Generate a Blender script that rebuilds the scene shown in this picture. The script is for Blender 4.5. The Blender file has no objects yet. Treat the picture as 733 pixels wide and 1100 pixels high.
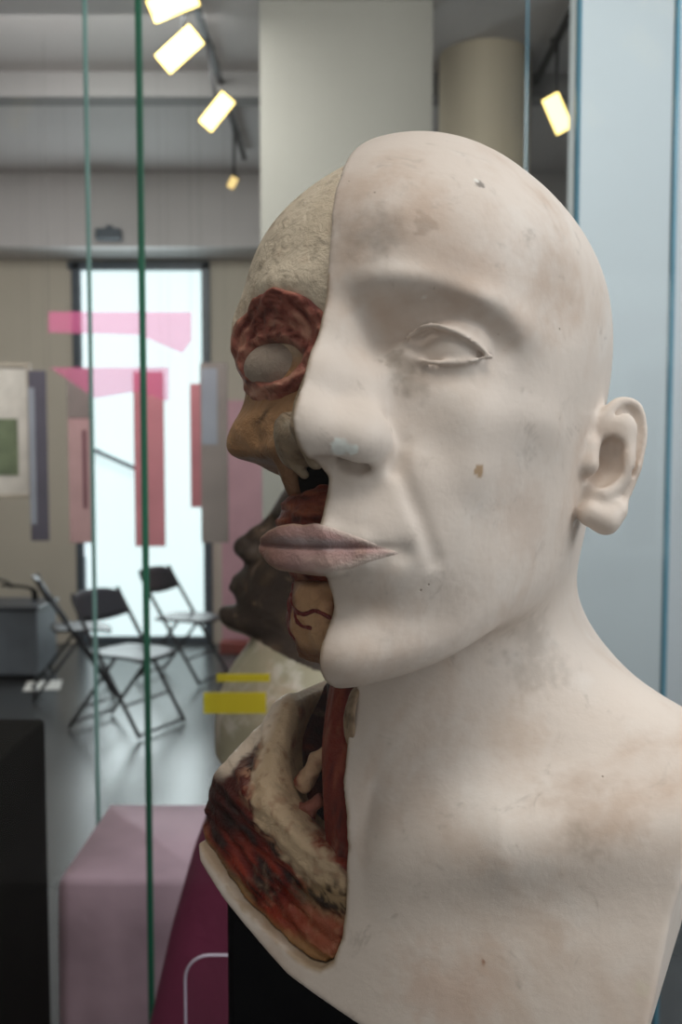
import bpy, math, random
import numpy as np
from mathutils import Vector, Matrix

sc = bpy.context.scene
COL = sc.collection
F32 = np.float32
R = math.radians

# ------------------------------------------------------------------ camera
FPX = 1100.0
CAMZ = 1.52
PITCH = R(4.0)
HORIZON = 500.0
SHIFT = HORIZON - 550.0 + FPX * math.tan(PITCH)
_fw = np.array([0, math.cos(PITCH), -math.sin(PITCH)])
_up = np.array([0, math.sin(PITCH), math.cos(PITCH)])


def at(px, py, y):
    """world point seen at pixel (px, py) at world depth y"""
    d = _fw + np.array([1, 0, 0]) * (px - 366.5) / FPX + _up * (550 + SHIFT - py) / FPX
    d = d * (y / d[1])
    return Vector((d[0], d[1], d[2] + CAMZ))


cam_d = bpy.data.cameras.new('camera')
cam = bpy.data.objects.new('camera', cam_d)
COL.objects.link(cam)
cam.location = (0, 0, CAMZ)
cam.rotation_euler = (R(90) - PITCH, 0, 0)
cam_d.sensor_width = 36
cam_d.lens = 36.0 * FPX / 1100
cam_d.shift_y = SHIFT / 1100
cam_d.clip_start = 0.01
sc.camera = cam

# ------------------------------------------------------------------ implicit modelling
class Grid:
    def __init__(s, lo, hi, h):
        s.lo = np.array(lo, float); s.h = h
        s.n = np.ceil((np.array(hi) - s.lo) / h).astype(int) + 1
        ax = [(s.lo[i] + h * np.arange(s.n[i])).astype(F32) for i in range(3)]
        s.ax = ax
        s.X = ax[0][:, None, None]; s.Y = ax[1][None, :, None]; s.Z = ax[2][None, None, :]

    def sub(s, lo, hi):
        sl = []
        for i in range(3):
            a = int(np.clip(math.floor((lo[i] - s.lo[i]) / s.h), 0, s.n[i]))
            b = int(np.clip(math.ceil((hi[i] - s.lo[i]) / s.h) + 1, 0, s.n[i]))
            sl.append(slice(a, b))
        return tuple(sl)

    def xyz(s, sl):
        return s.X[sl[0]], s.Y[:, sl[1]], s.Z[:, :, sl[2]]


def smin(a, b, k):
    h = np.maximum(k - np.abs(a - b), 0) / k
    return np.minimum(a, b) - h * h * k * 0.25


def smax(a, b, k):
    return -smin(-a, -b, k)


def ell(x, y, z, c, r):
    px, py, pz = (x - c[0]), (y - c[1]), (z - c[2])
    k0 = np.sqrt((px / r[0]) ** 2 + (py / r[1]) ** 2 + (pz / r[2]) ** 2) + 1e-6
    k1 = np.sqrt((px / r[0] ** 2) ** 2 + (py / r[1] ** 2) ** 2 + (pz / r[2] ** 2) ** 2) + 1e-6
    return k0 * (k0 - 1) / k1


def cone(x, y, z, a, b, ra, rb):
    a = np.array(a, float); b = np.array(b, float); ab = b - a
    L = float(ab @ ab) + 1e-9
    t = np.clip(((x - a[0]) * ab[0] + (y - a[1]) * ab[1] + (z - a[2]) * ab[2]) / L, 0, 1)
    return np.sqrt((x - a[0] - t * ab[0]) ** 2 + (y - a[1] - t * ab[1]) ** 2 + (z - a[2] - t * ab[2]) ** 2) - (ra + (rb - ra) * t)


def chain(x, y, z, pts, rs, k=0.0):
    d = None
    for i in range(len(pts) - 1):
        e = cone(x, y, z, pts[i], pts[i + 1], rs[i], rs[i + 1])
        d = e if d is None else (np.minimum(d, e) if k == 0 else smin(d, e, k))
    return d


def spline(pts, n=8):
    """Catmull-Rom through pts"""
    p = np.array(pts, float)
    p = np.vstack([2 * p[0] - p[1], p, 2 * p[-1] - p[-2]])
    out = []
    for i in range(1, len(p) - 2):
        for t in np.linspace(0, 1, n, endpoint=False):
            out.append(0.5 * ((2 * p[i]) + (-p[i - 1] + p[i + 1]) * t + (2 * p[i - 1] - 5 * p[i] + 4 * p[i + 1] - p[i + 2]) * t * t
                              + (-p[i - 1] + 3 * p[i] - 3 * p[i + 1] + p[i + 2]) * t ** 3))
    out.append(p[-2])
    return np.array(out)


def interp_smooth(x, xs, ys):
    """monotone cubic-ish interpolation of a table"""
    xs = np.array(xs, float); ys = np.array(ys, float)
    m = np.gradient(ys, xs)
    i = np.clip(np.searchsorted(xs, x) - 1, 0, len(xs) - 2)
    h = xs[i + 1] - xs[i]
    t = np.clip((x - xs[i]) / h, 0, 1)
    return ((2 * t ** 3 - 3 * t ** 2 + 1) * ys[i] + (t ** 3 - 2 * t ** 2 + t) * h * m[i]
            + (-2 * t ** 3 + 3 * t ** 2) * ys[i + 1] + (t ** 3 - t ** 2) * h * m[i + 1]).astype(F32)


_rng = np.random.RandomState(7)
_NT = _rng.rand(32, 32, 32).astype(F32)


def noise3(p, scale, oct=3, seed=0):
    """value noise, p (N,3), about -1..1"""
    out = np.zeros(len(p), F32); amp = 1.0; tot = 0
    q = np.asarray(p, F32) * scale + seed * 7.31
    for _ in range(oct):
        i = np.floor(q).astype(int); f = q - i; f = f * f * (3 - 2 * f)
        v = 0
        for dx in (0, 1):
            for dy in (0, 1):
                for dz in (0, 1):
                    w = (f[:, 0] if dx else 1 - f[:, 0]) * (f[:, 1] if dy else 1 - f[:, 1]) * (f[:, 2] if dz else 1 - f[:, 2])
                    v = v + w * _NT[(i[:, 0] + dx) % 32, (i[:, 1] + dy) % 32, (i[:, 2] + dz) % 32]
        out += amp * (v * 2 - 1); tot += amp
        amp *= 0.5; q = q * 2.03 + 3.7
    return out / tot


def nets(d, g, smooth=2):
    """surface nets of field d on grid g -> verts, quads"""
    d = np.pad(d, 1, constant_values=1.0)
    lo = g.lo - g.h
    ins = d < 0
    nx, ny, nz = d.shape
    c = np.zeros((nx - 1, ny - 1, nz - 1), np.uint8)
    offs = [(a, b, e) for a in (0, 1) for b in (0, 1) for e in (0, 1)]
    for o in offs:
        c += ins[o[0]:nx - 1 + o[0], o[1]:ny - 1 + o[1], o[2]:nz - 1 + o[2]]
    I = np.argwhere((c > 0) & (c < 8))
    idx = np.full(c.shape, -1, np.int32)
    idx[I[:, 0], I[:, 1], I[:, 2]] = np.arange(len(I))
    val = np.stack([d[I[:, 0] + o[0], I[:, 1] + o[1], I[:, 2] + o[2]] for o in offs], 1)
    acc = np.zeros((len(I), 3)); cnt = np.zeros(len(I))
    for a in range(8):
        for b in range(a + 1, 8):
            oa, ob = np.array(offs[a]), np.array(offs[b])
            if abs(oa - ob).sum() != 1:
                continue
            va, vb = val[:, a], val[:, b]
            m = (va < 0) != (vb < 0)
            t = np.where(m, va / np.where(m, va - vb, 1), 0)
            acc += m[:, None] * (oa + t[:, None] * (ob - oa)); cnt += m
    V = lo + g.h * (I + acc / cnt[:, None])
    Q = []
    for ax in range(3):
        s0 = [slice(1, -1)] * 3; s1 = [slice(1, -1)] * 3
        s0[ax] = slice(0, -1); s1[ax] = slice(1, None)
        A = ins[tuple(s0)]; B = ins[tuple(s1)]
        off = np.ones(3, int); off[ax] = 0
        u, w = [(1, 2), (2, 0), (0, 1)][ax]
        for flip, M in ((False, A & ~B), (True, ~A & B)):
            P = np.argwhere(M) + off
            k = []
            for du, dw in ((1, 1), (0, 1), (0, 0), (1, 0)):
                q = P.copy(); q[:, u] -= du; q[:, w] -= dw
                k.append(idx[q[:, 0], q[:, 1], q[:, 2]])
            q = np.stack(k if not flip else k[::-1], 1)
            Q.append(q)
    Q = np.vstack(Q)
    E = np.vstack([Q[:, [0, 1]], Q[:, [1, 2]], Q[:, [2, 3]], Q[:, [3, 0]]])
    deg = np.bincount(E.ravel(), minlength=len(V))
    for it in range(smooth):
        for lam in (0.5, -0.45):
            S = np.stack([np.bincount(E[:, 0], V[E[:, 1], k], len(V)) + np.bincount(E[:, 1], V[E[:, 0], k], len(V)) for k in range(3)], 1)
            V = V + lam * (S / deg[:, None] - V)
    return V, Q


def normals(V, Q):
    n = np.cross(V[Q[:, 2]] - V[Q[:, 0]], V[Q[:, 3]] - V[Q[:, 1]])
    N = np.zeros_like(V)
    for k in range(4):
        for a in range(3):
            N[:, a] += np.bincount(Q[:, k], n[:, a], len(V))
    return N / (np.linalg.norm(N, axis=1, keepdims=True) + 1e-12)


def link(name, me, mat=None, parent=None):
    o = bpy.data.objects.new(name, me)
    COL.objects.link(o)
    if mat is not None:
        me.materials.append(mat)
    if parent is not None:
        o.parent = parent
    return o


def np_mesh(name, V, Q, mat=None, parent=None, smooth=True, attrs=None):
    V = np.ascontiguousarray(V, F32); Q = np.ascontiguousarray(Q, np.int32)
    me = bpy.data.meshes.new(name)
    me.vertices.add(len(V)); me.vertices.foreach_set('co', V.ravel())
    k = Q.shape[1]
    me.loops.add(len(Q) * k); me.loops.foreach_set('vertex_index', Q.ravel())
    me.polygons.add(len(Q)); me.polygons.foreach_set('loop_start', np.arange(0, len(Q) * k, k, dtype=np.int32))
    me.update(calc_edges=True)
    if smooth:
        me.polygons.foreach_set('use_smooth', np.ones(len(Q), bool))
    for an, av in (attrs or {}).items():
        if av.ndim == 1:
            at_ = me.attributes.new(an, 'FLOAT', 'POINT'); at_.data.foreach_set('value', np.ascontiguousarray(av, F32))
        else:
            at_ = me.attributes.new(an, 'FLOAT_COLOR', 'POINT')
            c = np.ones((len(V), 4), F32); c[:, :3] = av
            at_.data.foreach_set('color', c.ravel())
    me.validate()
    return link(name, me, mat, parent)

FASTG = False


# ------------------------------------------------------------------ materials
def lin(*c):
    return tuple(((v / 255) / 12.92 if v <= 10 else ((v / 255 + 0.055) / 1.055) ** 2.4) for v in c)


class NT:
    def __init__(s, name):
        s.m = bpy.data.materials.new(name); s.m.use_nodes = True
        s.nt = s.m.node_tree; s.b = s.nt.nodes['Principled BSDF']; s.out = s.nt.nodes['Material Output']

    def n(s, t, **kw):
        nd = s.nt.nodes.new(t)
        for k, v in kw.items():
            if k.startswith('i_'):
                k2 = k[2:]
                nd.inputs[int(k2) if k2.isdigit() else k2.replace('_', ' ')].default_value = v
            else:
                setattr(nd, k, v)
        return nd

    def l(s, a, b):
        s.nt.links.new(a, b)

    def noise(s, scale, detail=4, rough=0.55, dist=0.0, vec=None, dim='3D'):
        nd = s.n('ShaderNodeTexNoise', i_Scale=scale, i_Detail=detail, i_Roughness=rough, i_Distortion=dist)
        if vec is not None:
            s.l(vec, nd.inputs['Vector'])
        return nd.outputs['Fac']

    def ramp(s, fac, a, b):
        nd = s.n('ShaderNodeMapRange', interpolation_type='SMOOTHSTEP', i_1=a, i_2=b)
        s.l(fac, nd.inputs[0])
        return nd.outputs[0]

    def mul(s, a, k):
        nd = s.n('ShaderNodeMath', operation='MULTIPLY')
        s.l(a, nd.inputs[0])
        if isinstance(k, (int, float)):
            nd.inputs[1].default_value = k
        else:
            s.l(k, nd.inputs[1])
        return nd.outputs[0]

    def mix(s, fac, a, b, mode='MIX'):
        nd = s.n('ShaderNodeMix', data_type='RGBA', blend_type=mode)
        if isinstance(fac, (int, float)):
            nd.inputs[0].default_value = fac
        else:
            s.l(fac, nd.inputs[0])
        for sock, v in ((nd.inputs[6], a), (nd.inputs[7], b)):
            if isinstance(v, tuple):
                sock.default_value = (*v[:3], 1)
            else:
                s.l(v, sock)
        return nd.outputs[2]

    def bump(s, h, dist, strength=1.0):
        nd = s.n('ShaderNodeBump', i_Strength=strength, i_Distance=dist)
        s.l(h, nd.inputs['Height'])
        s.l(nd.outputs[0], s.b.inputs['Normal'])

    def base(s, c):
        if isinstance(c, tuple):
            s.b.inputs['Base Color'].default_value = (*c[:3], 1)
        else:
            s.l(c, s.b.inputs['Base Color'])

    def set(s, **kw):
        for k, v in kw.items():
            s.b.inputs[k.replace('_', ' ')].default_value = v
        return s


def obj_coord(t):
    return t.n('ShaderNodeTexCoord').outputs['Object']


def plain(name, c, rough=0.5, metal=0.0, var=0.12, scale=6.0, bump=0.0, bscale=60):
    t = NT(name); v = obj_coord(t)
    f = t.noise(scale, 4, vec=v)
    dk = tuple(x * (1 - var * 2) for x in c)
    t.base(t.mix(t.ramp(f, 0.3, 0.7), dk, tuple(c)))
    t.set(Roughness=rough, Metallic=metal)
    if bump:
        t.bump(t.noise(bscale, 4, vec=v), bump)
    return t.m


def mk_plaster():
    t = NT('aged_plaster'); v = obj_coord(t)
    a = t.n('ShaderNodeAttribute', attribute_name='paint').outputs['Color']
    c = t.mix(t.mul(t.ramp(t.noise(14, 5, 0.6, 0.4, v), 0.48, 0.72), 0.75), a, lin(190, 164, 144))
    c = t.mix(t.mul(t.ramp(t.noise(30, 6, 0.62, 0.2, v), 0.5, 0.7), 0.45), c, lin(226, 220, 214))
    c = t.mix(t.mul(t.ramp(t.noise(60, 8, 0.72, 0.8, v), 0.57, 0.72), 0.4), c, lin(150, 138, 128))
    mp = t.n('ShaderNodeMapping'); mp.inputs['Scale'].default_value = (1.0, 1.0, 0.35); mp.inputs['Rotation'].default_value = (0.2, 0.5, 0)
    t.l(v, mp.inputs[0])
    c = t.mix(t.mul(t.ramp(t.noise(150, 5, 0.7, 0.5, mp.outputs[0]), 0.66, 0.78), 0.35), c, lin(140, 126, 112))
    vo = t.n('ShaderNodeTexVoronoi', i_Scale=150.0); t.l(v, vo.inputs['Vector'])
    pit = t.mul(t.ramp(vo.outputs['Distance'], 0.09, 0.04), t.ramp(t.noise(25, 2, vec=v), 0.63, 0.66))
    c = t.mix(t.mul(pit, 0.6), c, lin(112, 92, 74))
    t.base(c)
    t.set(Roughness=0.5, IOR=1.45)
    t.b.inputs['Specular IOR Level'].default_value = 0.35
    h = t.noise(70, 6, 0.6, 0.1, v)
    ad = t.n('ShaderNodeMath', operation='SUBTRACT'); t.l(h, ad.inputs[0]); t.l(t.mul(pit, 0.5), ad.inputs[1])
    t.bump(ad.outputs[0], 0.0010, 0.5)
    return t.m


def mk_wax(name='painted_wax', rough=0.48):
    t = NT(name); v = obj_coord(t)
    a = t.n('ShaderNodeAttribute', attribute_name='paint').outputs['Color']
    c = t.mix(t.mul(t.ramp(t.noise(110, 6, 0.65, 0.4, v), 0.52, 0.78), 0.28), a, lin(58, 34, 24))
    c = t.mix(t.mul(t.ramp(t.noise(75, 5, 0.6, 0.3, v), 0.56, 0.75), 0.22), c, lin(210, 176, 146))
    t.base(c)
    t.set(Roughness=rough)
    t.b.inputs['Specular IOR Level'].default_value = 0.3
    t.bump(t.noise(170, 5, 0.65, 0.4, v), 0.0022, 0.8)
    return t.m


def mk_glass(name, tint, refl):
    t = NT(name)
    t.nt.nodes.remove(t.b)
    tr = t.n('ShaderNodeBsdfTransparent'); tr.inputs[0].default_value = (*tint, 1)
    gl = t.n('ShaderNodeBsdfGlossy'); gl.inputs['Roughness'].default_value = 0.0
    fr = t.n('ShaderNodeFresnel'); fr.inputs[0].default_value = 1.5
    mx = t.n('ShaderNodeMixShader')
    t.l(t.mul(fr.outputs[0], refl), mx.inputs[0]); t.l(tr.outputs[0], mx.inputs[1]); t.l(gl.outputs[0], mx.inputs[2])
    t.l(mx.outputs[0], t.out.inputs[0])
    return t.m


def mk_reflection_sheet(name, tint, body, k):
    """stand-in for coloured reflections, a thin film: part see-through, part scattering"""
    t = NT(name)
    tr = t.n('ShaderNodeBsdfTransparent'); tr.inputs[0].default_value = (*tint, 1)
    tl = t.n('ShaderNodeBsdfTranslucent'); tl.inputs[0].default_value = (*body, 1)
    t.base(tuple(body)); t.set(Roughness=0.35)
    m1 = t.n('ShaderNodeMixShader', i_0=0.5); t.l(t.b.outputs[0], m1.inputs[1]); t.l(tl.outputs[0], m1.inputs[2])
    mx = t.n('ShaderNodeMixShader', i_0=k); t.l(tr.outputs[0], mx.inputs[1]); t.l(m1.outputs[0], mx.inputs[2])
    t.l(mx.outputs[0], t.out.inputs[0])
    return t.m


def mk_emit(name, c, s):
    t = NT(name)
    t.base(tuple(c)); t.b.inputs['Emission Color'].default_value = (*c, 1); t.b.inputs['Emission Strength'].default_value = s
    return t.m


M_plaster = mk_plaster()
M_wax = mk_wax()
M_wax_wet = mk_wax('glossy_painted_wax', 0.33)
M_glass = mk_glass('museum_glass', (0.99, 0.996, 0.994), 0.12)
M_glass2 = mk_glass('thin_display_glass', (0.99, 0.996, 0.994), 0.004)
M_edge = plain('green_glass_edge', lin(26, 104, 78), 0.3, var=0.2, scale=3)
M_edge2 = plain('pale_glass_edge', lin(120, 158, 152), 0.15, var=0.1, scale=3)
M_edge3 = plain('blue_glass_edge', lin(92, 140, 160), 0.15, var=0.1, scale=3)
M_nose_shade = plain('painted_nose_shade', lin(10, 7, 6), 0.95)  # near-black colour standing in for shade inside the nose
M_nose_shade.node_tree.nodes['Principled BSDF'].inputs['Specular IOR Level'].default_value = 0.05
# ------------------------------------------------------------------ the bust (cm, x = its left, y = forward, z = up, origin inside the head)
PIV = Vector((0.033, 0.43, CAMZ + 0.030))
YAW = R(25.0)
TILT = R(9.0)
CT, ST = math.cos(TILT), math.sin(TILT)


def head_frame(y, z):
    return y * CT + z * ST, -y * ST + z * CT


def h2b(p):
    """head frame -> body frame"""
    x, y, z = p
    return (x, y * CT - z * ST, y * ST + z * CT)


ROWZ = [-13.5, -12.0, -10.8, -9.2, -7.3, -5.2, -3.4, -1.6, 0.0, 1.5, 3.2, 5.2, 7.5]
ROWS = dict(
    yf=[7.0, 7.9, 8.5, 8.5, 9.0, 8.9, 8.5, 8.3, 8.5, 8.95, 8.95, 8.5, 7.2],
    w=[2.8, 4.2, 4.9, 5.5, 6.0, 6.4, 6.65, 6.75, 6.8, 6.8, 6.7, 6.3, 5.6],
    ym=[1.5, 1.4, 1.2, 0.8, 0.2, -0.2, -0.5, -0.8, -1.0, -1.2, -1.2, -1.2, -1.2],
    nf=[2.0, 2.1, 2.15, 2.1, 2.15, 2.2, 2.25, 2.3, 2.3, 2.4, 2.4, 2.3, 2.2],
    yb=[-4.0, -5.0, -6.0, -7.0, -7.8, -8.4, -8.8, -9.2, -9.4, -9.5, -9.6, -9.4, -9.0],
)


def base_head(x, y, z, shrink=0.0):
    p = {k: interp_smooth(z, ROWZ, v) for k, v in ROWS.items()}
    u = y - p['ym']
    l = np.where(u > 0, p['yf'] - p['ym'], p['ym'] - p['yb']) - shrink
    n = np.where(u > 0, p['nf'], 2.1)
    w = p['w'] - shrink
    ax = np.abs(x) / w; ay = np.abs(u) / l
    s = ax ** n + ay ** n + 1e-6
    q = s ** (1 / n)
    g = q ** (1 - n) * np.sqrt((ax ** (n - 1) / w) ** 2 + (ay ** (n - 1) / l) ** 2) + 1e-4
    d = (q - 1) / g
    d = np.clip(d, -6, 12)
    # flat cap at the top of the rows, jaw underside
    d = smax(d, z - (6.4 - shrink), 3.0)
    nrm = math.hypot(4.6, 8.5)
    pl = (-(z + 12.1 - shrink) * 8.5 + (y - 8.0) * (-4.6)) / nrm
    pl = -(((z + 12.2 - shrink) * 8.6 + (y - 7.6) * 4.4) / math.hypot(8.6, 4.4))
    d = smax(d, pl, 1.8)
    d = smin(d, ell(x, y, z, (0, -0.7, 2.6), (6.85 - shrink, 9.2 - shrink, 7.9 - shrink)), 2.5)
    return d


def gaussb(f, g, c, r, amp):
    """push the surface: amp > 0 out, < 0 in (body-frame centre given in head frame)"""
    rm = max(r) * 2.6
    b = h2b(c)
    sl = g.sub([b[i] - rm for i in range(3)], [b[i] + rm for i in range(3)])
    x, y, z = g.xyz(sl); hy, hz = head_frame(y, z)
    e = ((x - c[0]) / r[0]) ** 2 + ((hy - c[1]) / r[1]) ** 2 + ((hz - c[2]) / r[2]) ** 2
    f[sl] -= amp * np.exp(-e)


def lineb(f, g, pts, rad, amp, body=False):
    pts = [np.array(p, float) for p in pts]
    pb = np.array(pts if body else [h2b(p) for p in pts])
    m = rad * 3
    sl = g.sub(pb.min(0) - m, pb.max(0) + m)
    x, y, z = g.xyz(sl)
    d = chain(x, y, z, pb, [0] * len(pb))
    f[sl] -= amp * np.exp(-(d / rad) ** 2)


def local(f, g, fn, lo, hi):
    """apply fn(d, x, hy, hz) inside a head-frame box"""
    cs = np.array([h2b((a, b, c)) for a in (lo[0], hi[0]) for b in (lo[1], hi[1]) for c in (lo[2], hi[2])])
    sl = g.sub(cs.min(0), cs.max(0))
    x, y, z = g.xyz(sl); hy, hz = head_frame(y, z)
    f[sl] = fn(f[sl], x, hy, hz)


def face_features(f, g, sx=1):
    """nose, eye, lips, chin, cheeks on the side sx (symmetric parts both sides)"""
    B = lambda c, r, a: gaussb(f, g, (c[0] * sx, c[1], c[2]), r, a)
    # eye socket, brow
    B((3.3, 8.3, 0.25), (1.9, 1.6, 0.95), -0.85)
    B((1.5, 8.6, 0.1), (0.8, 1.5, 0.9), -0.75)
    B((4.9, 7.0, 0.2), (1.0, 1.2, 0.7), -0.25)
    B((2.6, 9.0, 1.75), (1.6, 1.2, 0.5), 0.28)
    B((4.8, 7.7, 1.25), (1.1, 1.2, 0.6), 0.4)
    lineb(f, g, spline([(2.2 * sx, 8.3, 0.75), (3.4 * sx, 8.2, 1.0), (4.6 * sx, 7.5, 0.7), (5.7 * sx, 6.2, -0.1)], 5), 0.38, -0.3)
    B((5.9, 6.0, 0.7), (0.8, 1.2, 0.8), 0.25)
    B((6.7, 4.0, 2.2), (1.2, 2.0, 1.8), -0.3)
    # cheekbone, hollow, jowl
    B((4.7, 7.0, -2.4), (1.6, 1.6, 1.2), 0.45)
    B((6.3, 4.2, -2.2), (1.2, 2.0, 0.9), 0.2)
    B((5.6, 5.0, -5.6), (1.6, 2.0, 1.7), -0.2)
    B((2.9, 8.2, -4.6), (1.1, 1.2, 1.2), 0.25)
    B((4.9, 7.0, -4.2), (1.2, 1.6, 1.4), 0.35)
    # nose
    def nose(d, x, y, z):
        ax = np.abs(x)
        ridge = chain(x, y, z, [(0, 8.6, 1.4), (0, 8.85, 0.3), (0, 9.7, -1.6), (0, 10.4, -3.1)], [0.7, 0.7, 0.8, 0.85], 0.5)
        tip = ell(x, y, z, (0, 10.25, -3.65), (1.15, 1.05, 0.9))
        body = chain(ax, y, z, [(0.3, 8.2, 0.0), (0.85, 8.4, -1.8), (1.15, 8.9, -3.3)], [0.6, 0.95, 1.05], 0.5)
        n = smin(smin(ridge, body, 1.0), tip, 0.8)
        ala = ell(ax, y, z, (1.6, 9.0, -3.8), (0.8, 1.2, 0.8))
        n = smin(n, ala, 1.1)
        septum = cone(x, y, z, (0, 10.2, -4.1), (0, 8.9, -4.6), 0.5, 0.5)
        n = smin(n, septum, 0.35)
        d = smin(d, n, 0.6)
        nos = chain(ax, y, z, [(0.6, 10.3, -4.72), (1.0, 9.7, -4.6), (1.5, 9.2, -4.5), (1.75, 8.8, -4.4)], [0.24, 0.4, 0.42, 0.24])
        nos2 = cone(ax, y, z, (1.2, 9.2, -4.4), (1.0, 8.9, -3.2), 0.36, 0.3)
        return smax(smax(d, -nos, 0.3), -nos2, 0.2)
    local(f, g, nose, (-3, 6.5, -5.8), (3, 12, 3))
    lineb(f, g, [(2.3 * sx, 8.6, -2.8), (2.65 * sx, 8.3, -3.6), (2.5 * sx, 8.4, -4.5)], 0.28, -0.2)
    # mouth: muzzle, lips
    def mouth(d, x, y, z):
        ax = np.abs(x)
        d = smin(d, ell(x, y, z, (0, 5.6, -6.7), (3.6, 4.1, 2.3)), 1.4)
        return d
    local(f, g, mouth, (-5, 4, -10.5), (5, 11, -3.5))
    B((0.0, 10.0, -5.3), (0.32, 1.0, 0.8), -0.12)
    lips(f, g)
    # chin
    B((0, 8.8, -9.1), (2.2, 1.2, 0.55), -0.42)
    B((0.8, 8.6, -11.0), (1.5, 1.2, 1.2), 0.5)
    # nasolabial fold
    lineb(f, g, spline([(2.6 * sx, 8.4, -4.3), (3.1 * sx, 8.3, -5.4), (3.55 * sx, 7.9, -6.5), (3.8 * sx, 7.5, -7.4)], 6), 0.3, -0.15)
    lineb(f, g, spline([(3.4 * sx, 8.3, -4.0), (4.0 * sx, 7.9, -5.1), (4.6 * sx, 7.2, -6.2)], 6), 0.6, 0.05)
    eye(f, g, sx)


LIPTOP = [(0, 9.75, -6.55)]


def lips(f, g, sx=None):
    def up(d, x, y, z):
        ax = np.abs(x)
        # depth of the lip line follows the dental arch
        yl = 9.55 - 0.16 * ax ** 2
        zl = -7.25 + 0.02 * ax ** 2 - 0.05 * np.exp(-(ax / 0.6) ** 2)
        u = chain(ax, y, z, [(0.0, 9.5, -6.9), (0.7, 9.5, -6.85), (1.7, 9.02, -7.0), (2.55, 8.3, -7.2)], [0.38, 0.44, 0.36, 0.12], 0.2)
        l = chain(ax, y, z, [(0.0, 9.42, -7.65), (0.9, 9.3, -7.65), (1.8, 8.8, -7.5), (2.55, 8.25, -7.27)], [0.5, 0.5, 0.38, 0.1], 0.2)
        e = smin(d, u, 0.3)
        e = smin(e, l, 0.3)
        # seam between the lips
        seam = np.abs(z - zl)
        e = e + 0.12 * np.exp(-(seam / 0.1) ** 2) * np.exp(-(np.maximum(ax - 2.4, 0) / 0.35) ** 2) * (y > 6)
        return e
    local(f, g, up, (-3.6, 7, -9), (3.6, 11, -5.8))
    for s in (-1, 1):
        gaussb(f, g, (2.85 * s, 8.1, -7.2), (0.4, 0.6, 0.4), -0.2)


EYE_UP = [(2.0, 7.5, -0.4), (2.5, 7.95, 0.05), (3.3, 8.05, 0.38), (4.2, 7.65, 0.15), (5.05, 6.75, -0.4)]
EYE_LO = [(2.0, 7.5, -0.4), (2.6, 7.8, -0.65), (3.4, 7.85, -0.82), (4.3, 7.35, -0.72), (5.05, 6.75, -0.4)]


def eye(f, g, sx=1):
    up = spline([(p[0] * sx, p[1], p[2]) for p in EYE_UP], 6)
    lo = spline([(p[0] * sx, p[1], p[2]) for p in EYE_LO], 6)
    ball = (3.45 * sx, 6.5, -0.22)

    def fn(d, x, y, z):
        d = smin(d, ell(x, y, z, ball, (1.26, 1.22, 1.2)), 0.1)
        u_ = np.array(EYE_UP)
        zl = np.interp(np.abs(x), u_[:, 0], u_[:, 2]).astype(F32)
        lid = smax(ell(x, y, z, ball, (1.52, 1.47, 1.42)), -(z - zl), 0.06)
        d = smin(d, lid, 0.1)
        return d
    local(f, g, fn, (1.2 * min(sx, 0) - 6 * (sx < 0), 5, -2), (6.2 if sx > 0 else -1.2, 9.5, 2))
    pb = [h2b(p) for p in up]; pl = [h2b(p) for p in lo]
    allp = np.array(pb + pl)
    sl = g.sub(allp.min(0) - 1, allp.max(0) + 1)
    x, y, z = g.xyz(sl)
    n = len(pb)
    ru = [0.07 + 0.05 * math.sin(math.pi * i / (n - 1)) for i in range(n)]
    rl = [0.07 + 0.035 * math.sin(math.pi * i / (n - 1)) for i in range(n)]
    e = smin(f[sl], chain(x, y, z, pb, ru), 0.12)
    e = smin(e, chain(x, y, z, pl, rl), 0.15)
    f[sl] = e
    cc = h2b((2.25 * sx, 7.35, -0.4))
    gaussb(f, g, (2.15 * sx, 7.6, -0.4), (0.35, 0.5, 0.3), 0.3)
    # crease over the upper lid, soft bag below
    lineb(f, g, [(p[0] + 0.05 * sx, p[1] + 0.1, p[2] + 0.40) for p in up[3:]] + [(up[-1][0] + 0.55 * sx, up[-1][1] - 0.45, up[-1][2] - 0.05)], 0.16, -0.17)
    lineb(f, g, [(p[0], p[1] + 0.1, p[2] - 0.2) for p in up[3:-2]], 0.13, -0.13)
    lineb(f, g, [(p[0], p[1] + 0.1, p[2] - 0.55) for p in lo[4:-4]], 0.3, -0.08)


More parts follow.
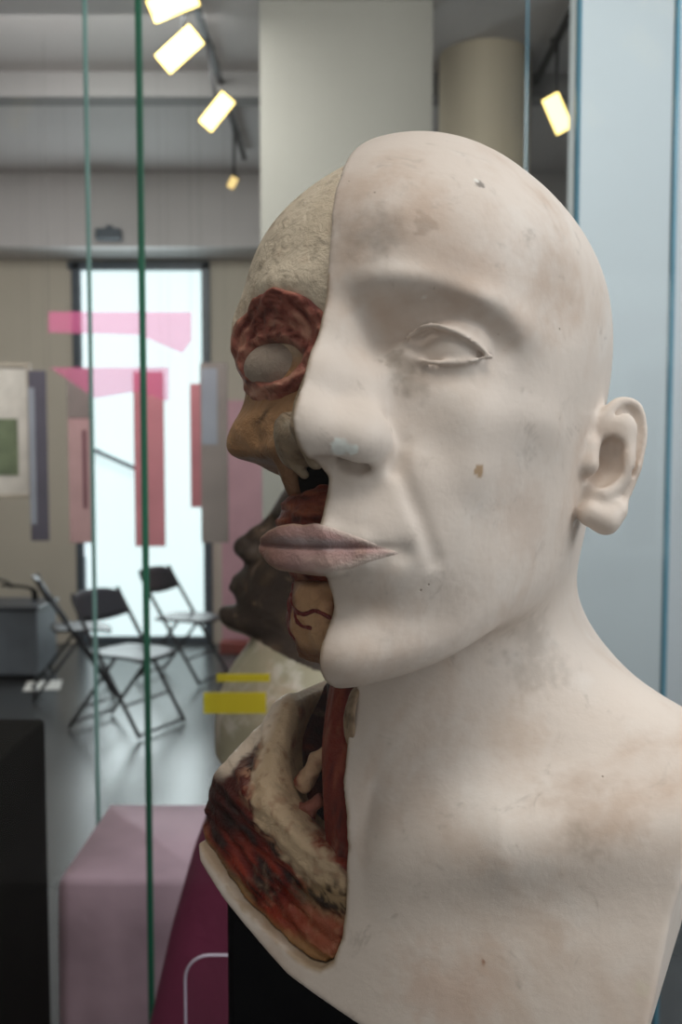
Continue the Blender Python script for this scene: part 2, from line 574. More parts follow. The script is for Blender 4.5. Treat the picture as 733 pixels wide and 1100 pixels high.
def ear(f, g, sx=1, top=-0.1):
    o = np.array([7.0, -0.6, top]); b = np.array([0.80, -0.6, 0.0]); b /= np.linalg.norm(b)
    u = np.array([0.0, -0.10, 1.0]); u /= np.linalg.norm(u); nrm = np.cross(b, u); nrm /= np.linalg.norm(nrm)
    if nrm[1] < 0:
        nrm = -nrm

    def P(bb, uu, nn=0.0):
        p = o + bb * b + uu * u + nn * nrm
        return h2b((p[0] * sx, p[1], p[2]))
    lo = np.array([min(sx * 6, sx * 11), -5, top - 7]); hi = np.array([max(sx * 6, sx * 11), 2, top + 1.5])
    cs = np.array([h2b((a, bb, c)) for a in (lo[0], hi[0]) for bb in (lo[1], hi[1]) for c in (lo[2], hi[2])])
    sl = g.sub(cs.min(0), cs.max(0))
    x, y, z = g.xyz(sl)
    d = f[sl]
    plate = chain(x, y, z, [P(0.2, -1.6, -0.55), P(1.3, -1.3, -0.4), P(1.4, -2.6, -0.45), P(0.8, -4.0, -0.4)], [0.65, 0.85, 0.85, 0.7], 0.6)
    d = smin(d, plate, 0.6)
    hp = spline([P(0.35, -2.05, -0.15), P(0.45, -1.1, 0.1), P(1.05, -0.3, 0.1), P(1.8, -0.3, 0.1), P(2.15, -0.95, 0.1), P(2.2, -2.0, 0.1), P(1.95, -3.3, 0.05), P(1.6, -4.3, 0.0)], 4)
    d = smin(d, chain(x, y, z, hp, np.interp(np.linspace(0, 1, len(hp)), [0, .15, .5, .8, 1], [.2, .25, .2, .16, .16])), 0.14)
    ah = spline([P(1.55, -0.95, 0.0), P(1.6, -1.8, 0.05), P(1.65, -2.7, 0.05), P(1.25, -3.6, 0.05), P(0.75, -4.0, 0.05)], 4)
    d = smin(d, chain(x, y, z, ah, np.interp(np.linspace(0, 1, len(ah)), [0, .5, 1], [.22, .26, .26])), 0.25)
    sc_ = spline([P(0.95, -0.85, 0.22), P(1.5, -0.62, 0.24), P(1.88, -1.1, 0.24), P(1.93, -2.1, 0.22), P(1.75, -3.1, 0.2)], 4)
    d = smax(d, -chain(x, y, z, sc_, np.interp(np.linspace(0, 1, len(sc_)), [0, .4, 1], [.12, .2, .12])), 0.15)
    lobe = chain(x, y, z, [P(1.35, -4.6, -0.05), P(0.95, -5.0, -0.05), P(0.35, -4.8, -0.1)], [0.45, 0.5, 0.5], 0.3)
    d = smin(d, lobe, 0.3)
    con = chain(x, y, z, [P(0.9, -2.2, 0.15), P(0.75, -2.9, 0.1), P(0.55, -3.3, 0.05)], [0.46, 0.56, 0.46], 0.3)
    d = smax(d, -con, 0.25)
    d = smin(d, chain(x, y, z, [P(-0.05, -2.2, 0.1), P(-0.05, -2.9, 0.15)], [0.36, 0.42]), 0.4)
    f[sl] = d


def torso(f, g):
    x, y, z = g.X, g.Y, g.Z
    sl = g.sub((-30, -30, -60), (30, 30, -1))
    X, Y, Z = g.xyz(sl)
    d = f[sl]
    neck = cone(X, Y, Z, (0, -2.4, -2), (0, -1.9, -17), 4.7, 5.6)
    d = smin(d, neck, 3.6)
    ax = np.abs(X)
    tr = chain(ax, Y, Z, [(2.0, -3.5, -9.5), (8.5, -3.0, -16.7), (16, -3, -18.8)], [2.2, 2.7, 3.6], 2.0)
    d = smin(d, tr, 3.5)
    ch = ell(X, Y, Z, (0, -2.5, -27), (19, 9.0, 13.5))
    d = smin(d, ch, 6.0)
    cl = chain(ax, Y, Z, [(1.2, 4.4, -17.4), (5, 4.3, -16.9), (9, 2.2, -16.6), (14, -1, -16.4)], [0.5] * 4)
    d = smin(d, cl, 3.0)
    f[sl] = d


# opened side of the bust, outline in the frontal plane (x, z) in cm
CUT = [(-1.9, 14), (-1.5, 11.5), (-0.9, 9.3), (-0.25, 7), (-0.02, 5), (0.05, 3), (0.05, 2), (0.05, 0.8), (0.1, -0.6), (0.15, -1.6), (0.25, -2.4),
       (0.35, -3.0), (0.5, -3.4), (0.55, -4.2), (0.6, -5.4), (0.6, -6.6), (0.5, -7.6), (0.5, -8.6), (0.4, -9.6), (0.45, -10.2), (0.55, -10.8), (0.2, -11.0),
       (-1.35, -11.5), (-1.4, -12.4), (-1.5, -13.2), (-1.5, -14.1), (-1.35, -15.3), (-0.85, -16.4), (-0.65, -17.4), (-0.7, -18.6), (-0.75, -19.8), (-0.85, -21.0),
       (-1.2, -22.0), (-1.7, -22.4), (-2.3, -22.4), (-3.7, -21.8), (-5.6, -21.0), (-7.0, -20.1), (-8.7, -19.1)]
WINDOW = CUT + [(-16, -16), (-16, 14)]
OUTLINE = [(-16, 14), (-16, -12), (-10.0, -15.0), (-8.9, -17.5), (-8.75, -19.0), (-8.4, -19.9), (-6.8, -20.95), (-5.0, -21.95), (-3.2, -23.0), (-0.5, -23.95), (3, -25.2), (6, -25.8), (9.0, -25.8), (9.9, -24.6),
           (10.35, -22.5), (10.6, -20.9), (10.85, -19.2), (11.15, -18.0), (11.4, -16), (11.5, -13), (16, -6), (16, 14)]


def poly_sdf(px, pz, poly):
    """signed distance (negative inside) to a polygon, broadcast over px, pz"""
    P = np.array(poly, F32)
    d = None; s = None
    for i in range(len(P)):
        a = P[i]; b = P[(i + 1) % len(P)]
        e = b - a
        wx = px - a[0]; wz = pz - a[1]
        t = np.clip((wx * e[0] + wz * e[1]) / (e @ e), 0, 1)
        q = (wx - t * e[0]) ** 2 + (wz - t * e[1]) ** 2
        d = q if d is None else np.minimum(d, q)
        c1 = pz >= a[1]; c2 = pz < b[1]; c3 = e[0] * wz > e[1] * wx
        flip = (c1 & c2 & c3) | (~c1 & ~c2 & ~c3)
        s = flip if s is None else s ^ flip
    d = np.sqrt(d)
    return np.where(s, -d, d)


def skin_field(h):
    g = Grid((-9.6, -13, -26.4), (14, 13, 12), h)
    hy, hz = head_frame(g.Y, g.Z)
    f = base_head(g.X, hy, hz)
    f = np.ascontiguousarray(np.broadcast_to(f, g.n)).astype(F32)
    torso(f, g)
    face_features(f, g, 1)
    ear(f, g, 1)
    return g, f


def bmesh_out(name, V, Q, mat, parent, attrs=None, smooth=True):
    """body frame (cm, left-handed) -> mesh in metres"""
    return np_mesh(name, V * np.array([0.01, -0.01, 0.01]), Q[:, ::-1], mat, parent, smooth, attrs)


bust = bpy.data.objects.new('anatomical_bust', None)
COL.objects.link(bust)
bust.location = PIV
bust.rotation_euler = (0, 0, -YAW)

HS = 0.2 if FASTG else 0.105


def hgrid(lo, hi, h):
    """grid in the body frame round a head-frame box"""
    cs = np.array([h2b((a, b, c)) for a in (lo[0], hi[0]) for b in (lo[1], hi[1]) for c in (lo[2], hi[2])])
    g = Grid(cs.min(0), cs.max(0), h)
    hy, hz = head_frame(g.Y, g.Z)
    return g, hy, hz


def hcoord(V):
    return np.stack([V[:, 0], V[:, 1] * CT + V[:, 2] * ST, -V[:, 1] * ST + V[:, 2] * CT], 1)


def mixc(c, t, col):
    t = np.clip(t, 0, 1)[:, None]
    return c * (1 - t) + np.array(col, F32) * t


def sstep(a, b, x):
    t = np.clip((x - a) / (b - a), 0, 1)
    return t * t * (3 - 2 * t)


def lin(*c):
    return tuple(((v / 255) / 12.92 if v <= 10 else ((v / 255 + 0.055) / 1.055) ** 2.4) for v in c)


# ---- plaster skin
g, f = skin_field(HS)
w2 = poly_sdf(g.X[:, 0, :], g.Z[:, 0, :], WINDOW)
o2 = poly_sdf(g.X[:, 0, :], g.Z[:, 0, :], OUTLINE)
f = smax(f, -w2[:, None, :], 0.12)
f = smax(f, o2[:, None, :], 0.25)
f = np.maximum(f, -(g.Y + 8.5))
V, Q = nets(f, g)
H = hcoord(V)
col = np.tile(np.array(lin(216, 204, 194), F32), (len(V), 1))
dcut = np.abs(poly_sdf(V[:, 0], V[:, 2], WINDOW))
edge = sstep(0.2, 0.02, dcut + 0.10 * noise3(V, 2.2, 3, 1)) * (V[:, 1] > 0) * (H[:, 2] < 2)
col = mixc(col, edge * 0.75, lin(150, 125, 90))
nf = noise3(V, 3.4, 5, 17)
nl = noise3(V, 0.8, 4, 23)
for (c_, r_, k_, colr_, ns_) in [
        ((1.37, 10.85, -2.41), 0.34, 0.95, lin(240, 246, 242), 0.5), ((1.75, 10.75, -2.5), 0.2, 0.95, lin(240, 246, 242), 0.5),
        ((4.87, 7.31, -3.16), 0.22, 0.9, lin(168, 138, 104), 0.6), ((5.1, 7.1, -3.6), 0.14, 0.9, lin(168, 138, 104), 0.6),
        ((4.31, 5.61, 6.77), 0.24, 0.9, lin(120, 112, 106), 0.6), ((4.2, 5.6, 6.9), 0.16, 0.95, lin(235, 232, 226), 0.4),
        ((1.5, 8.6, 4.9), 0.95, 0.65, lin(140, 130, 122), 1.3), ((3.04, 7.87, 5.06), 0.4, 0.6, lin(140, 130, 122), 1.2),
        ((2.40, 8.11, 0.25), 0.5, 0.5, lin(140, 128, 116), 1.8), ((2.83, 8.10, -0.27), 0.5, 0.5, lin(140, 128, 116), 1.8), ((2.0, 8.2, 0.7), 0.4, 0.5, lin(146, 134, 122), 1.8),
        ((2.37, 9.02, -1.78), 0.26, 0.6, lin(150, 142, 134), 0.5),
        ((4.61, 5.36, -21.03), 0.17, 1.0, lin(124, 62, 26), 0.5), ((8.49, 3.85, -19.85), 0.2, 0.8, lin(110, 100, 92), 0.5),
        ((10.03, 4.11, -21.47), 0.35, 0.8, lin(214, 206, 190), 0.6), ((3.1, 7.88, 2.63), 0.14, 0.9, lin(240, 238, 232), 0.3),
        ((6.68, 0.36, -5.24), 0.2, 0.8, lin(240, 240, 238), 0.8), ((5.0, 0.8, -10.3), 1.4, 0.35, lin(150, 140, 130), 1.6),
        ((3.6, 7.9, -8.3), 1.6, 0.35, lin(176, 160, 148), 1.2), ((4.4, 1.9, -13.5), 1.5, 0.35, lin(190, 164, 142), 1.2),
        ((3.4, 5.9, -22.2), 1.8, 0.4, lin(196, 160, 138), 1.2), ((8.0, 3.2, -15.7), 1.6, 0.45, lin(168, 142, 122), 0.9), ((7.6, 3.6, -16.6), 0.7, 0.6, lin(150, 136, 122), 1.2),
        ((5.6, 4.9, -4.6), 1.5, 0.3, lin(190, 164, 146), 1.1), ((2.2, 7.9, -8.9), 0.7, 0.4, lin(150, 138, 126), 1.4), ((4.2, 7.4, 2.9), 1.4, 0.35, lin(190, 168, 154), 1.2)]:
    dd = np.linalg.norm(V - np.array(c_), axis=1) / r_
    col = mixc(col, (sstep(1.05, 0.75, dd + ns_ * nf) if r_ < 0.5 else sstep(1.5, 0.2, dd + ns_ * (0.6 * nf + 0.6 * nl))) * k_, colr_)
skin = bmesh_out('plaster_skin', V, Q, M_plaster, bust, {'paint': col})

# ---- lips, the whole width of the mouth
LIPS = [(2.95, -7.25), (2.3, -7.0), (1.7, -6.78), (1.0, -6.56), (0.4, -6.47), (0, -6.54), (-0.4, -6.5), (-0.9, -6.6), (-1.4, -6.74), (-1.75, -6.95), (-1.95, -7.22),
        (-1.85, -7.5), (-1.5, -7.8), (-0.9, -8.06), (0, -8.14), (0.9, -8.12), (1.7, -7.86), (2.3, -7.56)]
g, hy, hz = hgrid((-3.2, 6.2, -8.8), (3.2, 10.8, -5.9), HS * 0.6)
f = np.ascontiguousarray(np.broadcast_to(base_head(g.X, hy, hz), g.n)).astype(F32)
face_features(f, g, 1)
pl_ = poly_sdf(g.X, hz, LIPS)
f = smax(f - 0.035, -(f + 0.75), 0.3)
f = smax(f, pl_, 0.12)
V, Q = nets(np.ascontiguousarray(f).astype(F32), g)
H = hcoord(V)
n = noise3(H, 1.6, 4, 3)
col = np.tile(np.array(lin(168, 134, 130), F32), (len(V), 1))
col = mixc(col, sstep(-7.35, -7.75, H[:, 2] + 0.15 * n) * sstep(-0.4, 0.8, H[:, 0]), lin(196, 166, 158))
bord = -poly_sdf(H[:, 0], H[:, 2], LIPS)
col = mixc(col, sstep(0.30, 0.02, bord + 0.12 * n) * sstep(0.3, 0.9, H[:, 0]) * 0.9, lin(208, 192, 182))
col = mixc(col, sstep(0.3, 0.05, np.abs(H[:, 2] + 7.12) + 0.3 * n) * sstep(2.0, 1.0, H[:, 0]) * 0.7, lin(172, 162, 164))
col = mixc(col, sstep(0.2, -1.6, H[:, 0] + 0.6 * n) * 0.8, lin(134, 96, 84))
col = mixc(col, sstep(0.14, 0.0, bord) * sstep(0.6, 0.2, H[:, 0]) * 0.7, lin(172, 142, 116))
col = mixc(col, sstep(0.09, 0.0, np.abs(H[:, 2] - (-7.25 + 0.02 * H[:, 0] ** 2)) ) * 0.6, lin(112, 74, 72))
lips_o = bmesh_out('lips', V, Q, M_wax, bust, {'paint': col})


def gnoise(g, scale, oct=3, seed=0):
    P = np.stack([np.broadcast_to(a, g.n).ravel() for a in (g.X, g.Y, g.Z)], 1)
    return noise3(P, scale, oct, seed).reshape(g.n)


def part(name, g, f, paint, mat=None, parent=None, smooth=2):
    V, Q = nets(np.ascontiguousarray(np.broadcast_to(f, g.n)).astype(F32), g, smooth)
    N = normals(V, Q)
    c = paint(V, hcoord(V), N)
    return bmesh_out(name, V, Q, mat or M_wax, parent or bust, {'paint': c})


def base_col(V, c):
    return np.tile(np.array(c, F32), (len(V), 1))


# ---- skull of the opened side
g, hy, hz = hgrid((-8.5, -11, -6), (0.7, 10.0, 11), HS * 1.2)
f = base_head(g.X, hy, hz, 0.5)
f = np.ascontiguousarray(np.broadcast_to(f, g.n)).astype(F32)
B = lambda c, r, a: gaussb(f, g, c, r, a)
B((-3.3, 8.3, 0.1), (1.9, 1.6, 1.3), -0.75)
B((-1.4, 8.6, 0.0), (0.7, 1.5, 0.9), -0.4)
B((-2.6, 8.8, 2.0), (1.8, 1.2, 0.7), 0.35)
B((-5.3, 6.2, 1.0), (0.8, 1.4, 1.3), 0.55)
B((-5.6, 5.6, -2.7), (1.0, 1.4, 1.3), 0.62)
B((-4.6, 6.8, -2.6), (1.2, 1.2, 0.8), 0.4)
B((-6.6, 3.6, 2.4), (1.0, 2.2, 2.0), -0.5)
B((-3.6, 7.2, -3.0), (0.8, 1.0, 0.5), -0.25)
lineb(f, g, spline([(-5.2, 6.3, -1.7), (-4.3, 6.9, -1.9), (-3.4, 7.3, -1.6), (-2.6, 7.6, -1.75)], 4), 0.2, -0.22)
lineb(f, g, [(-4.2, 6.9, -2.7), (-3.3, 7.2, -2.5)], 0.2, -0.18)
B((-5.5, 5.3, -3.3), (0.8, 1.2, 0.6), 0.42)
# nose opening and lower edge of the cheekbone
f = smax(f, -ell(g.X, hy, hz, (0, 9.0, -2.6), (1.35, 3.4, 2.0)), 0.3)
low = hz + 3.75 - 0.04 * np.maximum(-g.X - 3.6, 0) - 0.08 * np.sin(g.X * 2.2)
f = smax(f, -low, 0.5)
f = smin(f, chain(g.X, hy, hz, [(-2.7, 6.4, -2.6), (-2.35, 6.7, -3.8), (-2.0, 6.8, -5.0)], [0.9, 0.6, 0.32]), 0.4)
f = smax(f, -(poly_sdf(g.X, hz, [(-2.0, -2.6), (-2.7, -3.6), (-2.6, -7), (3, -7), (3, -2.6)])), 0.3) if False else f
f = np.maximum(f, g.X - 0.35)


def p_skull(V, H, N):
    n = noise3(H, 0.55, 4, 11); n2 = noise3(H, 2.1, 3, 5)
    c = base_col(V, lin(226, 212, 190))
    c = mixc(c, sstep(1.5, -1.0, H[:, 2] + 1.0 * n), lin(186, 142, 102))
    c = mixc(c, sstep(0.1, 0.5, n2) * 0.35, lin(105, 84, 62))
    c = mixc(c, sstep(0.25, 0.6, n) * 0.4, lin(204, 188, 164))
    c = mixc(c, sstep(0.25, 0.05, np.hypot((H[:, 2] + 2.2 - 0.35 * np.sin(H[:, 0] * 2)) / 0.7, (H[:, 0] + 3.4) / 3.5)) * 0.7, lin(70, 46, 30))
    c = mixc(c, sstep(-3.2, -3.9, H[:, 2]) * 0.7, lin(70, 40, 25))
    return c


part('skull', g, f, p_skull)

# ---- ring muscle of the eye
g, hy, hz = hgrid((-6.8, 4.5, -2.4), (0.1, 10.0, 2.6), HS * 0.8)
base = base_head(g.X, hy, hz, 0.45)
base = np.ascontiguousarray(np.broadcast_to(base, g.n)).astype(F32)
gaussb(base, g, (-3.3, 8.3, 0.1), (1.9, 1.6, 1.3), -0.62)
gaussb(base, g, (-5.3, 6.2, 1.0), (0.8, 1.4, 1.3), 0.55)
gaussb(base, g, (-2.6, 8.8, 2.0), (1.8, 1.2, 0.7), 0.35)
gaussb(base, g, (-1.4, 8.6, 0.0), (0.7, 1.5, 0.9), -0.3)
ex = (g.X + 2.95) / np.where(g.X > -2.95, 2.85, 2.75); ez = (hz - 0.15) / np.where(hz > 0.15, 1.75, 1.95)
rr = np.sqrt(ex ** 2 + ez ** 2)
ang = np.arctan2(ez, ex)
fib = 0.05 * np.sin(rr * 22 + 2.2 * np.sin(ang * 3) + 1.2 * np.sin(ang * 7)) + 0.045 * np.sin(ang * 13 + rr * 9) + 0.03 * np.sin(g.X * 9) * np.sin(hz * 11 + g.X * 4)
ix = (g.X + 2.9) / 1.42; iz = (hz + 0.42 + 0.08 * (g.X + 2.9)) / 0.72
ri = np.sqrt(ix ** 2 + iz ** 2)
sh = base - 0.12 - fib - 0.28 * np.exp(-((ri - 1.25) / 0.28) ** 2)
f = smax(np.abs(sh + 0.5) - 0.5, (rr - 1.0) * 1.6, 0.25)
f = smax(f, (1.0 - ri) * 0.8, 0.15)


def p_orb(V, H, N):
    ex = (H[:, 0] + 2.95) / 2.8; ez = (H[:, 2] - 0.15) / 1.85
    r = np.hypot(ex, ez); a = np.arctan2(ez, ex)
    n = noise3(np.stack([r * 11, a * 2.2, 0 * r], 1), 1.0, 4, 2)
    n2 = noise3(H, 2.4, 3, 9)
    c = base_col(V, lin(164, 98, 84))
    c = mixc(c, sstep(0.0, 0.45, n), lin(204, 150, 128))
    c = mixc(c, sstep(0.05, 0.4, -n), lin(104, 46, 38))
    c = mixc(c, sstep(0.2, 0.5, n2) * 0.6, lin(104, 42, 36))
    c = mixc(c, sstep(1.25, 1.02, np.hypot((H[:, 0] + 2.9) / 1.42, (H[:, 2] + 0.42) / 0.72)) * 0.5, lin(160, 120, 104))
    return c


part('eye_muscle', g, f, p_orb)
g, hy, hz = hgrid((-4.9, 4.5, -2), (-1.0, 8.6, 1.2), HS * 0.8)
part('eyeball', g, ell(g.X, hy, hz, (-2.95, 6.3, -0.42), (1.65, 1.42, 1.05)), lambda V, H, N: mixc(base_col(V, lin(176, 160, 146)), sstep(-0.1, 0.6, noise3(H, 1.2, 3, 4)) * .4, lin(140, 122, 108)))

# ---- nose cartilage of the opened side
g, hy, hz = hgrid((-2.6, 6.5, -5.6), (0.7, 11.2, 0.6), HS * 0.7)
flapA = smax(np.abs(ell(g.X, hy, hz, (-0.55, 8.75, -3.35), (1.15, 1.05, 1.0))) - 0.10, hz + 2.75 + 0.5 * (g.X + 1.2), 0.1)
flapA = smax(flapA, g.X + 0.15, 0.1)
flapA = smax(flapA, -(hy - 8.3), 0.1)
flapB = smax(np.abs(ell(g.X, hy, hz, (-1.35, 8.0, -3.1), (0.75, 0.95, 1.3))) - 0.09, -(hy - 7.9), 0.1)
flapB = smax(flapB, hz + 2.2 - 0.3 * g.X, 0.1)
wing = chain(g.X, hy, hz, spline([(-1.5, 8.6, -3.3), (-1.2, 8.9, -4.2), (-0.6, 8.8, -4.75)], 5), [0.16] * 11)
f = smin(smin(flapA, flapB, 0.15), wing, 0.2)
ridge = chain(g.X, hy, hz, [(-0.02, 8.75, 0.2), (-0.12, 9.5, -1.4), (-0.16, 10.05, -2.6), (-0.1, 10.3, -3.4), (0.2, 9.6, -4.4)], [0.28, 0.3, 0.34, 0.36, 0.3])
f = smin(f, ridge, 0.2)
sept = np.maximum(ell(g.X, hy, hz, (0.1, 8.2, -2.4), (0.32, 1.9, 2.2)), g.X - 0.4)
f = smin(f, sept, 0.15)


def p_cart(V, H, N):
    n = noise3(H, 2.0, 3, 4)
    c = base_col(V, lin(150, 132, 110))
    c = mixc(c, sstep(0.0, 0.5, n), lin(104, 84, 66))
    c = mixc(c, sstep(0.1, 0.6, -n) * .7, lin(172, 160, 142))
    return c


part('nose_cartilage', g, f, p_cart)

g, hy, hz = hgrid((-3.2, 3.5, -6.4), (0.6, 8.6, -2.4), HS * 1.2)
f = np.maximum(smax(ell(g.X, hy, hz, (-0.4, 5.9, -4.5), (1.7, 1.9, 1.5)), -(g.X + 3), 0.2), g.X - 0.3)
part('nasal_shade_fill', g, f, lambda V, H, N: base_col(V, lin(12, 8, 7)), M_nose_shade)  # solid dark filler painted as the shade of the nose opening
# ---- muscle round the mouth, chin
def p_red(dark=lin(64, 18, 12), mid=lin(112, 44, 28), light=lin(150, 84, 58), sx=1.0, sz=4.0, seed=0):
    def fn(V, H, N):
        n = noise3(H * np.array([sx, 1.0, sz]), 1.0, 4, seed)
        c = base_col(V, mid)
        c = mixc(c, sstep(0.05, 0.45, n), light)
        c = mixc(c, sstep(0.05, 0.4, -n), dark)
        return c
    return fn


g, hy, hz = hgrid((-3.8, 0, -9.4), (0.75, 9.6, -3.8), HS * 0.9)
wav = 0.06 * np.sin(hz * 9 + np.sin(g.X * 2.2)) + 0.03 * np.sin(hz * 21 + g.X * 3)
f = smax(ell(g.X, hy, hz, (-0.1, 4.9, -6.5), (2.95, 3.7, 2.6)) - wav, hz + 5.0 + 0.2 * np.sin(g.X * 3), 0.3)
f = f + 0.16 * gnoise(g, np.array([0.8, 1.2, 2.6], F32), 3, 4)
f = np.maximum(f, g.X - 0.6)
part('mouth_muscle', g, f, p_red(seed=3))
g, hy, hz = hgrid((-3.2, 0, -12.2), (0.75, 9.2, -7.2), HS * 0.9)
f = ell(g.X, hy, hz, (-0.15, 4.9, -9.3), (2.3, 3.15, 2.2))
f = f - 0.05 * np.sin(g.X * 4 + hz * 2.2) - 0.04 * np.sin(hz * 6 - g.X * 3)
f = f + 0.28 * gnoise(g, 1.1, 4, 9)
f = np.maximum(f, g.X - 0.45)


def p_chin(V, H, N):
    n = noise3(H, 0.9, 4, 8)
    c = base_col(V, lin(190, 148, 110))
    c = mixc(c, sstep(0.05, 0.5, n), lin(198, 160, 122))
    c = mixc(c, sstep(0.05, 0.5, -n), lin(130, 86, 60))
    c = mixc(c, sstep(-8.6, -8.2, H[:, 2] + 0.3 * n), lin(70, 20, 14))
    c = mixc(c, sstep(-1.45, -1.75, H[:, 0] + 0.3 * n), lin(96, 24, 18))
    c = mixc(c, sstep(-10.4, -10.8, H[:, 2] + 0.2 * n) * .7, lin(88, 46, 30))
    return c


chin = part('chin_bone', g, f, p_chin)
vf = f


def on_surface(g, f, pts):
    """drop head-frame points along -y onto the surface of field f"""
    out = []
    for (x, z) in pts:
        best = None
        for y in np.arange(9.5, 2.0, -0.04):
            b = h2b((x, y, z))
            i = np.round((np.array(b) - g.lo) / g.h).astype(int)
            if ((i >= 0) & (i < g.n)).all() and f[tuple(i)] < 0:
                best = b
                break
        if best is not None:
            out.append(best)
    return out


vm = bpy.data.materials.new('vessel_red'); vm.use_nodes = True
vm.node_tree.nodes['Principled BSDF'].inputs['Base Color'].default_value = (*lin(104, 20, 16), 1)
vm.node_tree.nodes['Principled BSDF'].inputs['Roughness'].default_value = 0.4
for vpts in ([(-1.75, -8.3), (-1.55, -8.9), (-1.2, -9.3), (-0.7, -9.45), (-0.2, -9.3), (0.3, -9.5)], [(-1.2, -9.3), (-0.9, -9.8), (-0.4, -9.9)], [(-2.0, -8.2), (-1.95, -8.9), (-1.8, -9.6), (-1.4, -10.3)]):
    P_ = on_surface(g, vf, [tuple(p) for p in spline(vpts, 5)])
    if len(P_) > 3:
        g2 = Grid(np.array(P_).min(0) - 0.3, np.array(P_).max(0) + 0.3, 0.05)
        fv = chain(g2.X, g2.Y, g2.Z, P_, [0.085] * len(P_))
        V, Q = nets(np.ascontiguousarray(np.broadcast_to(fv, g2.n)).astype(F32), g2)
        bmesh_out('blood_vessel', V, Q, vm, chin)



# ---- opened neck and shoulder
SHOULDER = [(-8.9, -19.4), (-8.85, -18.0), (-8.3, -16.4), (-7.7, -15.2), (-6.9, -14.2), (-6.4, -13.6), (-5.9, -13.2), (-5.45, -13.4), (-5.3, -14.4), (-5.1, -15.6),
            (-4.3, -16.9), (-3.0, -17.7), (-1.6, -18.1), (0.2, -18.5), (0.2, -21.6), (-1.2, -22.6), (-3.6, -22.2), (-6, -21.2)]
g = Grid((-10, -6, -24), (0.5, 8, -11.5), HS * 1.1)
f0 = np.full(g.n, 9, F32)
hy, hz = head_frame(g.Y, g.Z)
f0[...] = base_head(g.X, hy, hz)
torso(f0, g)
cl = chain(g.X, g.Y, g.Z, spline([(-5.9, 0.8, -13.9), (-5.7, 2.3, -15.2), (-4.8, 3.5, -16.6), (-3.1, 4.6, -18.0), (-1.0, 4.8, -19.4)], 4), np.linspace(0.42, 0.6, 17))
sp = poly_sdf(g.X, g.Z, SHOULDER)
fibre = 0.035 * np.sin(g.X * 5 + g.Z * 1.5) * np.sin(g.Z * 6) + 0.05 * np.sin((g.Z * 0.8 + g.X * 0.35) * 9 + np.sin(g.X * 2)) + 0.03 * np.sin(g.Z * 17 + g.X * 5)
f = smax(f0 + 0.42 - fibre + 0.14 * gnoise(g, 1.4, 4, 3), sp, 0.35)
f = smax(f, -(f0 + 4.5), 0.2)
f = smin(f, cl, 0.9)
f = smax(f, poly_sdf(g.X, g.Z, WINDOW) + 0.03, 0.1)
f = np.maximum(f, sp - 0.3)


def p_shoulder(V, H, N):
    B_ = V
    x, z = B_[:, 0], B_[:, 2]
    n = noise3(B_, 0.9, 4, 21); n2 = noise3(B_, 3.2, 3, 13)
    fb = noise3(np.stack([x * 0.7 - z * 0.25, z * 3.6 + x * 1.8, 0.3 * B_[:, 1]], 1), 1.0, 4, 5)
    c = base_col(V, lin(98, 20, 12))
    c = mixc(c, sstep(0.0, 0.4, fb), lin(140, 46, 28))
    c = mixc(c, sstep(0.0, 0.3, -fb), lin(34, 8, 6))
    c = mixc(c, sstep(-4.6, -7.0, x + 0.8 * n) * sstep(-19.5, -18, z) * 0.75, lin(40, 9, 7))
    # distance below the collarbone
    s = chain(x, B_[:, 1] * 0 + 0, z, np.array([(-5.7, 0, -13.6), (-5.5, 0, -15.3), (-4.5, 0, -16.8), (-2.9, 0, -18.2), (-0.9, 0, -19.6)]), [0] * 5)
    m = sstep(0.95, 0.5, s + 0.45 * n + 0.5 * n2)
    c = mixc(c, sstep(1.6, 0.9, s + 0.5 * n) * sstep(0.1, 0.35, n2) * 0.8, lin(196, 150, 120))
    c = mixc(c, m, lin(206, 180, 148))
    c = mixc(c, m * sstep(0.22, 0.5, n2) * sstep(0.5, 0.9, s) * 0.9, lin(60, 40, 32))
    c = mixc(c, m * sstep(0.1, 0.5, n2) * 0.5, lin(140, 92, 66))
    low = sstep(-18.6, -19.6, z + 0.5 * n) * sstep(-3.6, -1.8, x + 0.7 * n2)
    c = mixc(c, low * 0.9, lin(168, 142, 108))
    c = mixc(c, low * sstep(0.0, 0.3, n2), lin(56, 44, 36))
    pk = sstep(-20.0, -20.8, z + 0.5 * n) * sstep(-4.6, -3.2, x + 0.5 * n)
    c = mixc(c, pk * 0.85, lin(146, 66, 46))
    c = mixc(c, pk * sstep(0.05, 0.4, n2) * 0.7, lin(178, 120, 92))
    w = -poly_sdf(x, z, SHOULDER)
    c = mixc(c, sstep(1.0, 0.55, w + 0.5 * n + 0.3 * n2) * sstep(-16.6, -15.8, z) * sstep(-5.6, -6.2, x), lin(238, 220, 200))
    c = mixc(c, sstep(0.8, 0.35, w + 0.25 * n) * sstep(-18.6, -19.2, z) * 0.8, lin(150, 116, 74))
    return c


part('shoulder_muscle', g, f, p_shoulder, M_wax_wet)
